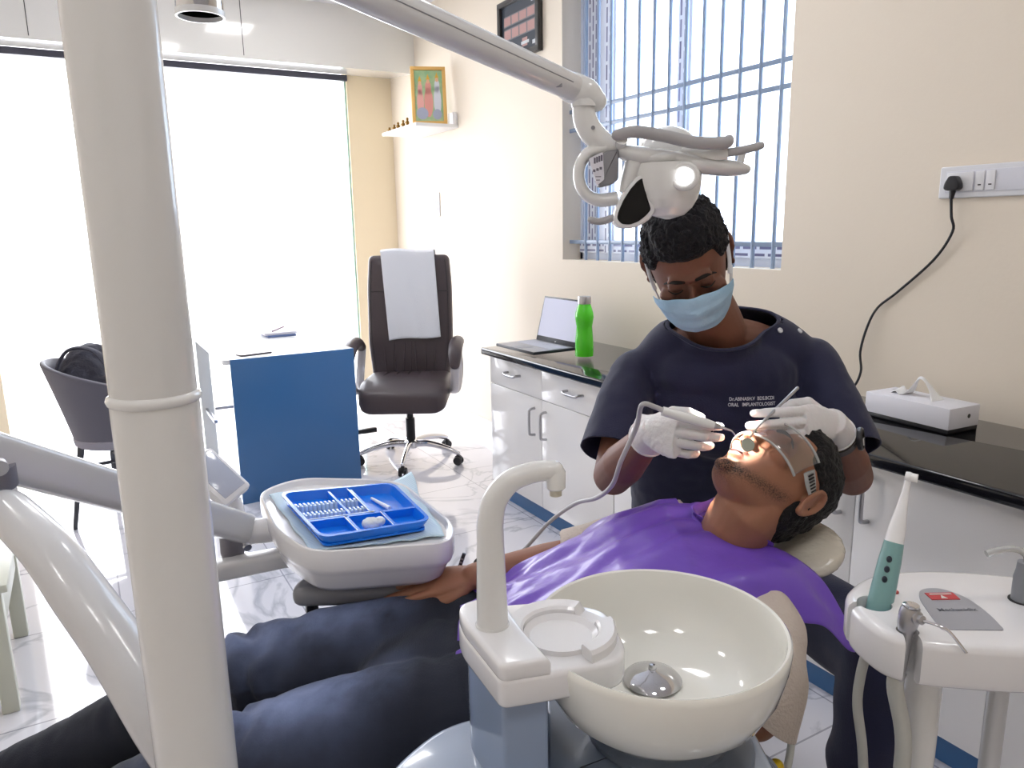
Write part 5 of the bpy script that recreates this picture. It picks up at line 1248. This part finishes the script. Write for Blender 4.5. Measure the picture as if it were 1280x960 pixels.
# gloves
M_glove = mat('white_latex', 'dcd9da', .42, sss=.1, bump=(120, .18, 3))
for M_, s_, c_, t_, wr0, el0 in ((MR, 1, cR, tR, wrR_, elR_), (ML, -1, cL, tL, wrL_, elL_)):
    gg = hand_geo(M_, s_, 1.0, c_, t_)
    dd = (el0-wr0).normalized()
    gg.tube([wr0-dd*.015, wr0+dd*.005, wr0+dd*.020, wr0+dd*.034], [.026, .030, .0325, .034], 24, smooth=3)
    gl_ = fuse(gg, .0014, 3, disp=lambda v, n: .0007*math.sin(260*(v.x+v.z*.6)+8*noise.noise(v*40))*max(0, noise.noise(v*30)+.1))
    o_ = den.part('glove', gl_, M_glove)
    cuffc = wr0+dd*.034; u1 = dd.orthogonal().normalized(); u2 = dd.cross(u1)
    R_ = [[cuffc + (u1*math.cos(2*PI*i/28)+u2*math.sin(2*PI*i/28))*(.0342+.0018*math.cos(2*PI*j/8)) + dd*(.0018*math.sin(2*PI*j/8)) for j in range(8)] for i in range(28)]
    den.part('cuff_bead', G().rings(R_, loop=True), M_glove, parent=o_)
# watch on his left wrist
dd = (elL_-wrL_).normalized(); wc = wrL_+dd*.050
u1 = (Vector((.35, -.8, .5)) - dd*Vector((.35, -.8, .5)).dot(dd)).normalized(); u2 = dd.cross(u1)
band = G(); R_ = []
for i in range(40):
    a = 2*PI*i/40; e_ = u1*math.cos(a)+u2*math.sin(a)
    R_.append([wc+e_*.0345+dd*.010, wc+e_*.0365+dd*.009, wc+e_*.0365-dd*.009, wc+e_*.0345-dd*.010])
band.rings(R_, loop=True)
wt = den.part('wristwatch', band, mat('watch_strap', '3a3230', .5), label='dark wristwatch')
face_c = wc+u1*.036+u2*.004
den.part('watch_case', G().lathe([(.0, 0), (.0195, 0), (.021, .003), (.021, .007), (.0185, .0095), (.0175, .0085), (.0, .0085)], face_c, 36, axis=u1), mat('watch_metal', '4f5054', .3, metal=.8), parent=wt)
den.part('watch_dial', G().lathe([(.0, .0086), (.0172, .0086), (.0172, .0090), (.0, .0090)], face_c, 32, axis=u1), MATS['dark_glass'] if 'dark_glass' in MATS else M_black, parent=wt)
hnd = G()
for a_, l_ in ((.6, .012), (2.2, .009)):
    e_ = u2*math.cos(a_)+dd*math.sin(a_); hnd.tube([face_c+u1*.0094, face_c+u1*.0094+e_*l_], .0006, 6)
den.part('watch_hands', hnd, M_white, parent=wt)
# ---- instruments he holds
tipR = Vector((.362, 1.247, 1.040))
hp0 = MR @ Vector((.048, .022, .012))
t = Thing('ultrasonic_scaler', 'white scaler handpiece with metal tip in the gloved hand on the left', 'dental scaler', tuple(hp0), 'rf')
PB = MR @ Vector((.03, .052, .004)); PF = MR @ Vector((.118, .030, -.034))
PB = Vector((.236, 1.172, 1.108)); PF = Vector((.318, 1.166, 1.084)); fd = (PF-PB).normalized()
t.part('body', G().tube([PB, PB+fd*.03, PB+fd*.07, PF], [.0075, .0082, .0078, .0062], 20, smooth=3), M_white)
t.part('ferrule', G().tube([PF-fd*.001, PF+fd*.010], [.0062, .0042], 16), M_steel)
t.part('tip', G().tube([PF+fd*.008, PF+fd*.020, PF+fd*.030+Vector((0, 0, -.001)), PF+fd*.036+Vector((0, 0, -.008))], [.0030, .0022, .0014, .0008], 10, smooth=4), M_chrome)
single('scaler_hose', G().tube([PB+fd*.004, PB-fd*.012+Vector((0, 0, .003)), PB-fd*.034+Vector((0, .0, .0)), Vector((.202, 1.215, 1.070)), Vector((.180, 1.235, 1.005)), Vector((.170, 1.27, .95)), Vector((.150, 1.34, .90)), Vector((.118, 1.43, .855)), Vector((.07, 1.52, .78)), Vector((-.02, 1.54, .68)), Vector((-.15, 1.50, .66)), Vector((-.19, 1.46, .72))],
       .0042, 14, smooth=8), mat('scaler_hose_grey', 'b4b2b4', .4), 'pale grey scaler hose looping up from behind the purple bib to the left glove', 'hose', tuple(PB), 'rf')
mh0 = Vector((.490, 1.275, 1.119)); mh1 = Vector((.410, 1.200, 1.082)); mh2 = Vector((.374, 1.156, 1.0665))
t = Thing('mouth_mirror', 'small round dental mirror on a steel handle in the gloved hand on the right', 'dental mirror', tuple(mh2), 'rf')
t.part('handle', G().tube([mh0, mh1], [.0030, .0026], 14, round_ends=True), M_steel)
t.part('neck', G().tube([mh1, mh1.lerp(mh2, .6)+Vector((.0, 0, .002)), mh2], [.0020, .0013, .0013], 10, smooth=4), M_steel)
mc = mh2+Vector((-.004, -.002, -.012)); ma = Vector((.12, -.9, .35)).normalized()
t.part('mirror_head', G().lathe([(.0, -.0015), (.0105, -.0015), (.0112, .0), (.0108, .0014), (.0102, .0014), (.0102, .0008), (.0, .0008)], mc, 32, axis=ma), mat('mirror_grey', 'a9afa3', .25, metal=.15))
# stool
t = Thing('operator_stool', 'round black stool under the dentist, mostly hidden', 'stool', (.46, 1.84, 0), 'rf')
t.part('seat', G().lathe([(.0, .40), (.16, .40), (.19, .415), (.19, .445), (.17, .455), (.0, .455)], (.46, 1.84, 0), 36), M_black)
t.part('column', G().tube([(.46, 1.84, .08), (.46, 1.84, .405)], .024, 18), M_chrome)
for k in range(5):
    a = 2*PI*k/5+.3; e_ = Vector((math.cos(a), math.sin(a), 0)); lg = t.part('base_leg', G().tube([Vector((.46, 1.84, .09)), Vector((.46, 1.84, .065))+e_*.24], [.018, .012], 10), M_chrome)
    t.part('caster', G().lathe([(.0, -.012), (.024, -.012), (.024, .012), (.0, .012)], Vector((.46, 1.84, .025))+e_*.24, 16, axis=Vector((-e_.y, e_.x, 0))), M_black, parent=lg)

# ------------------------------------------------------------------ the patient
pat = Thing('person', 'person lying back in the dental chair in jeans, purple bib and clear goggles, mouth open', 'person', (-.06, 1.2, .5), 'rf')
sk_p = skin('tan_skin', '8f6048', 'a06e55', '1d1512')
ph = Vector((.437, 1.215, .970))
Rp = ortho((-.22, -.08, .96), (.86, .44, .16)); MPh = M4(Rp.col[0], Rp.col[1], Rp.col[2], ph); psz = .93
g = head_geo(MPh, .003, psz)
FS, NS = Vector((.34, 1.395, .815)), Vector((.375, 1.075, .800))
elF, wrF = Vector((.13, 1.455, .735)), Vector((-.085, 1.325, .752))
elN, wrN = Vector((.345, .985, .69)), Vector((.10, 1.03, .735))
g.tube([(.30, 1.235, .80), (.365, 1.23, .845), ph+Rp @ Vector((0, -.028, -.070)), ph+Rp @ Vector((0, -.025, .0))], [.080, .060, .056, .054], 24, smooth=4)
g.tube([(-.08, 1.21, .625), (.06, 1.22, .685), (.20, 1.235, .76), (.30, 1.235, .80)], [.13, .12, .145, .13], 24, smooth=4, flat=.62, up=(0, 1, 0))
g.tube([FS, (.32, 1.235, .81), NS], [.045, .06, .045], 18, round_ends=True)
for a_, b_, c_ in ((FS, elF, wrF), (NS, elN, wrN)):
    g.tube([a_, b_], [.042, .036], 18, round_ends=True).tube([b_, b_.lerp(c_, .35), c_], [.036, .036, .025], 18, smooth=3, round_ends=True)
MPr = hframe((-.985, .02, -.165), (-.05, -.25, .96), wrF+Vector((-.005, 0, .0)), 1)
MPl = hframe((-.98, .1, -.1), (0, .15, .97), wrN, -1)
hp_c = [(.12, .12, .10), (.10, .10, .10), (.10, .12, .10), (.12, .12, .1)]
g.merge(hand_geo(MPr, 1, .90, hp_c, [(.006, .018, -.006), (.030, .038, -.012), (.056, .044, -.014), (.078, .040, -.014)], spread=(.06, .01, -.04, -.09)))
g.merge(hand_geo(MPl, -1, .90, hp_c))
hF, kF, aF = Vector((-.09, 1.300, .632)), Vector((-.51, 1.275, .590)), Vector((-1.02, 1.26, .36))
hN, kN, aN = Vector((-.09, 1.105, .620)), Vector((-.49, 1.055, .555)), Vector((-1.0, 1.04, .33))
for h0, k0, a0_ in ((hF, kF, aF), (hN, kN, aN)): g.tube([h0, k0], [.07, .052], 18, round_ends=True).tube([k0, a0_, a0_+Vector((-.08, 0, .08))], [.05, .035, .03], 18, round_ends=True)
bp = fuse(g, .0028, 3)
ob_ = pat.part('body', bp, sk_p)
MPi = MPh.inverted(); base_p = pat.base
def ptone(co):
    q = (MPi @ (co+base_p))/psz
    r_ = 0; l_ = 0
    if q.z < .0 and q.y > -.03:
        jaw = smooth01(-q.z, .030, .075)*smooth01(q.y, -.02, .02)
        under = 1-smooth01(-q.z, .112, .128)*1.0
        chin = math.exp(-((q.x/.024)**2+((q.z+.104)/.020)**2+((q.y-.080)/.03)**2))*.9
        side = math.exp(-((q.z+.104-(.080-q.y)*.80)/.015)**2)*smooth01(q.y, -.012, .012)*under
        must = math.exp(-((q.x/.022)**2+((q.z+.055)/.0055)**2))*smooth01(q.y, .07, .08)*.75
        r_ = min(1, side*.85+chin+must)
        d_ = abs(q.z+.070)
        l_ = math.exp(-((q.x/.022)**4+((q.z+.071)/.011)**4)) if q.y > .075 else 0
        r_ *= (1-l_)
        if (co+base_p).x < .30: r_ = 0
    return (r_, l_, 0, 1)
tone_attr(ob_, ptone)
pat.part('hair', hair_geo(MPh, psz, .026, .0050, hairline=.056, n=210, freq=95), mat('black_hair', '100f12', .6, bump=(140, .9, 4), spec=.35))
for sx in (-1, 1):
    P = [MPh @ (Vector((sx*x, y, z))*psz) for x, y, z in ((.012, .0975, .0165), (.026, .0960, .0195), (.040, .0865, .0170), (.050, .076, .009))]
    pat.part('eyebrow', G().tube(P, [.0028, .0036, .0030, .0012], 8, smooth=4, flat=.5, round_ends=True), MATS['brow_black'])
    pat.part('nostril', G().ell(MPh @ (Vector((sx*.0068, .1005, -.0505))*psz), (.0036, .0036, .0020), Rp, 12, 8), mat('nostril_dark', '2a1410', .8))
pat.part('mouth', G().ell(MPh @ (Vector((0, .0915, -.0718))*psz), (.014, .0035, .0024), Rp, 16, 10), mat('mouth_dark', '3a1714', .6))
# goggles
M_gog = glassy('clear_goggle', (.955, .96, .96), .15, .05)
def gog(u, v):
    a = (u-.5)*2*1.30; z = .030-.060*v+.006*math.sin(abs(a)*1.2)
    return MPh @ (Vector((math.sin(a)*.080, .018+.092*max(0, math.cos(a))**.9 - .004*abs(v-.5), z + .0))*psz)
go = pat.part('goggles', G().grid(gog, 44, 12), M_gog, label='clear safety goggles')
sm = go.modifiers.new('thick', 'SOLIDIFY'); sm.thickness = .0022
M_gf = mat('goggle_frame', 'cfd2d2', .15, trans=.45)
for v0 in (0, 1):
    pat.part('goggle_rim', G().tube([gog(i/30, v0) for i in range(31)], .0022, 8), M_gf, parent=go)
for sx in (-1, 1):
    P = [(sx*.0800, .040, .008), (sx*.0815, .020, .006), (sx*.083, -.004, .004), (sx*.079, -.022, .0), (sx*.073, -.046, -.008)]
    g = G()
    g.tube([MPh @ (Vector(p)*psz) for p in P], [.0125, .012, .008, .005, .0045], 12, smooth=4, flat=.16, up=tuple(Rp.col[2]))
    tm = pat.part('temple', g, M_gf, parent=go)
    g = G()
    for k in range(6): g.box((-.0008, -.0012, -.0055), (.0008, .0012, .0055), 0, MPh @ Matrix.Translation(Vector((sx*.0840, .034-.006*k, .007))*psz))
    pat.part('vent_slot', g, M_black, parent=tm)
# body top height above the spine line, used by shirt and bib
def body_top(r_):
    pts_ = [(-.30, .665), (-.12, .715), (-.05, .745), (.06, .800), (.17, .862), (.27, .896), (.34, .893), (.42, .878), (.60, .86)]
    for i in range(len(pts_)-1):
        if r_ <= pts_[i+1][0] or i == len(pts_)-2:
            k = (r_-pts_[i][0])/(pts_[i+1][0]-pts_[i][0]); return pts_[i][1]*(1-k)+pts_[i+1][1]*k
g = G(); R_ = []
for r_ in [x*.02 for x in range(-8, 19)]:
    zt_ = body_top(r_)-.012; zb_ = zt_-.19; fc = 1.232; hw = .165 if r_ < .1 else .165+.02*min(1, (r_-.1)/.15)
    if r_ > .32: hw = .18-(r_-.32)*1.0; zt_ -= (r_-.32)*.25
    R_.append([Vector((r_, fc+hw*math.copysign(abs(math.cos(a))**.8, math.cos(a)), (zt_+zb_)/2+(zt_-zb_)/2*math.copysign(abs(math.sin(a))**.9, math.sin(a)))) for a in [2*PI*j/32 for j in range(32)]])
g.rings(R_)
g.tube([FS, FS.lerp(elF, .5), elF.lerp(wrF, .15)], [.062, .060, .058], 22, smooth=3, round_ends=False)
nslv = [NS+Vector((.01, .0, .004)), Vector((.378, 1.015, .785)), Vector((.366, .985, .735)), Vector((.345, .968, .650))]
g.tube(nslv, [.050, .058, .060, .060], 24, smooth=4, flat=.85)
g.ell(NS, (.052, .052, .050)); g.ell(FS, (.05, .05, .048))
def fold_s(v, n): return .007*noise.noise(v*11)+.004*math.sin(60*(v.x+.8*v.z)+6*noise.noise(v*9))*max(0, noise.noise(v*6)+.2)
ss = fuse(g, .006, 4, disp=fold_s)
ss = clip(ss, (.352, .985, .700), (-.60, -.05, -.80), (.345, .970, .665), .10)
M_shirt = mat('beige_cotton', 'cfc2b6', .9, bump=(200, .3, 3))
so_ = pat.part('t_shirt', ss, M_shirt); sm = so_.modifiers.new('thick', 'SOLIDIFY'); sm.thickness = .003; sm.offset = -1
# jeans
g = G().tube([(-.03, 1.212, .635), (-.13, 1.212, .630)], [.165, .165], 26, flat=.52, up=(0, 1, 0), round_ends=True)
for h0, k0, a0_, kk in ((hF, kF, aF, 1), (hN, kN, aN, 1)):
    g.tube([h0+Vector((.02, 0, .0)), h0.lerp(k0, .35)+Vector((0, 0, .005)), h0.lerp(k0, .8), k0], [.098, .098, .088, .080], 26, smooth=4, round_ends=True)
    g.tube([k0, k0.lerp(a0_, .35), a0_], [.079, .070, .056], 24, smooth=3, round_ends=True)
def fold_j(v, n):
    kf = math.exp(-((v.x+.50)/.07)**2) + .8*math.exp(-((v.x+.06)/.08)**2) + .12
    return .007*noise.noise(v*7) + kf*(.007*math.sin(70*v.x+22*(v.y-1.2)+7*noise.noise(v*9)) + .006*noise.noise(Vector((v.x*30, v.y*9, v.z*9)))) + .0012*noise.noise(v*50)
jg = fuse(g, .006, 5, disp=fold_j)
def denim():
    m = bpy.data.materials.new('dark_denim'); m.use_nodes = True; nt = m.node_tree; N = nt.nodes; L = nt.links; b = N['Principled BSDF']; b.inputs['Roughness'].default_value = .85
    tc = N.new('ShaderNodeTexCoord'); n = N.new('ShaderNodeTexNoise'); n.inputs['Scale'].default_value = 7; n.inputs['Detail'].default_value = 6
    at = N.new('ShaderNodeAttribute'); at.attribute_name = 'tone'; sep = N.new('ShaderNodeSeparateColor'); L.new(at.outputs['Color'], sep.inputs[0])
    rr = N.new('ShaderNodeMapRange'); rr.inputs['From Min'].default_value = .30; rr.inputs['From Max'].default_value = .66; L.new(n.outputs['Fac'], rr.inputs['Value'])
    mu = N.new('ShaderNodeMath'); mu.operation = 'MULTIPLY'; L.new(rr.outputs['Result'], mu.inputs[0]); L.new(sep.outputs[0], mu.inputs[1])
    x = N.new('ShaderNodeMix'); x.data_type = 'RGBA'; x.inputs[6].default_value = lin('181d2c'); x.inputs[7].default_value = lin('8898c4')
    w = N.new('ShaderNodeTexNoise'); w.inputs['Scale'].default_value = 600; w.inputs['Detail'].default_value = 2
    mp = N.new('ShaderNodeMapping'); mp.inputs['Scale'].default_value = (1, .25, 1); L.new(tc.outputs['Object'], mp.inputs['Vector']); L.new(mp.outputs[0], w.inputs['Vector'])
    p = N.new('ShaderNodeBump'); p.inputs['Strength'].default_value = .3; p.inputs['Distance'].default_value = .004; L.new(w.outputs['Fac'], p.inputs['Height']); L.new(p.outputs[0], b.inputs['Normal'])
    L.new(tc.outputs['Object'], n.inputs['Vector']); L.new(mu.outputs[0], x.inputs[0]); L.new(x.outputs[2], b.inputs['Base Color']); b.inputs['Sheen Weight'].default_value = .05
    return m
jo = pat.part('jeans', jg, denim())
def jtone(co):                        # worn, faded patches down the front of each thigh and on the knees
    p = co+base_p; k = 0
    for h0, k0 in ((hF, kF), (hN, kN)):
        u = (h0.x-p.x)/(h0.x-k0.x); c0 = h0.y+(k0.y-h0.y)*u
        k = max(k, math.exp(-((p.y-c0)/.055)**2)*smooth01(u, .15, .45)*(1-smooth01(u, 1.0, 1.5)))
    return (min(1, k*(1 if p.z > .6 else .4)), 0, 0, 1)
tone_attr(jo, jtone)
g = G().tube([(-.075, 1.16, .718), (-.10, 1.215, .722), (-.07, 1.24, .724)], .003, 8, smooth=3)
pat.part('jeans_seam', G().tube([(-.06, 1.213, .712), (-.13, 1.213, .706), (-.17, 1.212, .69)], .0025, 8, smooth=3), MATS.get('brow_black'), parent=jo)
for a0_ in (aF, aN): pat.part('shoe', G().tube([a0_+Vector((-.02, 0, -.02)), a0_+Vector((-.07, 0, .05)), a0_+Vector((-.07, 0, .17))], [.045, .045, .036], 16, smooth=3, round_ends=True), M_black)
dd = (elF-wrF).normalized(); u1 = dd.orthogonal().normalized(); u2 = dd.cross(u1); wc = wrF+dd*.018
pat.part('bracelet', G().rings([[wc+(u1*math.cos(2*PI*i/28)+u2*math.sin(2*PI*i/28))*(.029+.0042*math.cos(2*PI*j/8))+dd*(.0042*math.sin(2*PI*j/8)) for j in range(8)] for i in range(28)], loop=True), mat('black_thread', '17161b', .7), label='black thread bracelet')
# purple bib
def bibf(u, v):
    """u from waist to neck, v from the far edge to the near edge"""
    r0 = -.105; r1 = .40+.105*smooth01(v, .45, 1.0)
    f0 = 1.412; f1 = 1.040-.0*u
    r_ = r0+(r1-r0)*u; r_ += -.05*(1-u)*smooth01(v, .5, 0)*.4
    fc = 1.232; f_ = f0+(f1-f0)*v
    t_ = (f_-fc)/.190
    zt_ = body_top(r_)+.002
    drop = .050*abs(t_)**3.0
    if u > .82 and t_ > .5: drop += .01
    z = zt_-drop
    # neck notch: the sheet is gathered under the chin
    ng = math.exp(-((v-.46)/.20)**2)*smooth01(u, .80, 1.0)
    r_ -= .078*ng; z += .006*ng
    # pulled folds radiating from the collar, and a few along the body
    ph_ = math.atan2(v-.45, 1.15-u); rad_ = math.hypot(v-.45, 1.15-u)
    z += .0100*math.sin(ph_*15+2.0*noise.noise(Vector((u*2.5, v*2.5, 0))))*smooth01(rad_, .12, .5)*(.5+.8*noise.noise(Vector((u*3, v*3, 4))))
    z += .0075*noise.noise(Vector((u*4.0, v*5, 1)))+.003*noise.noise(Vector((u*11+v*5, v*12, 3)))
    z += .0065*math.sin(34*v+11*u+3*noise.noise(Vector((u*4, v*4, 8))))*smooth01(.5-u, 0, .5)
    e = smooth01(v, .93, 1.0); z -= .012*e; 
    cn = smooth01(u, .80, 1)*smooth01(v, .80, 1); z -= .055*cn*smooth01(u, .9, 1); r_ += .008*cn
    return Vector((r_, f_, z))
g = G().grid(bibf, 120, 90)
M_bib = mat('purple_plastic_sheet', '7350be', .34, coat=.15, bump=(26, .25, 3))
bo = pat.part('bib', g, M_bib, label='glossy purple plastic bib')
sm = bo.modifiers.new('thick', 'SOLIDIFY'); sm.thickness = .0012
# turned-up collar of the bib
def colf(u, v):
    p = bibf(.985, .20+.50*u); up_ = Vector((.45, -.05, .90)).normalized()
    return p + up_*(.028*v*(1-.45*u)) + Vector((-.018*v*v, -.010*v*math.sin(u*9), 0)) + Vector((0, 0, .002))
cg = pat.part('collar', G().grid(colf, 34, 8), M_bib, parent=bo); sm = cg.modifiers.new('thick', 'SOLIDIFY'); sm.thickness = .0012
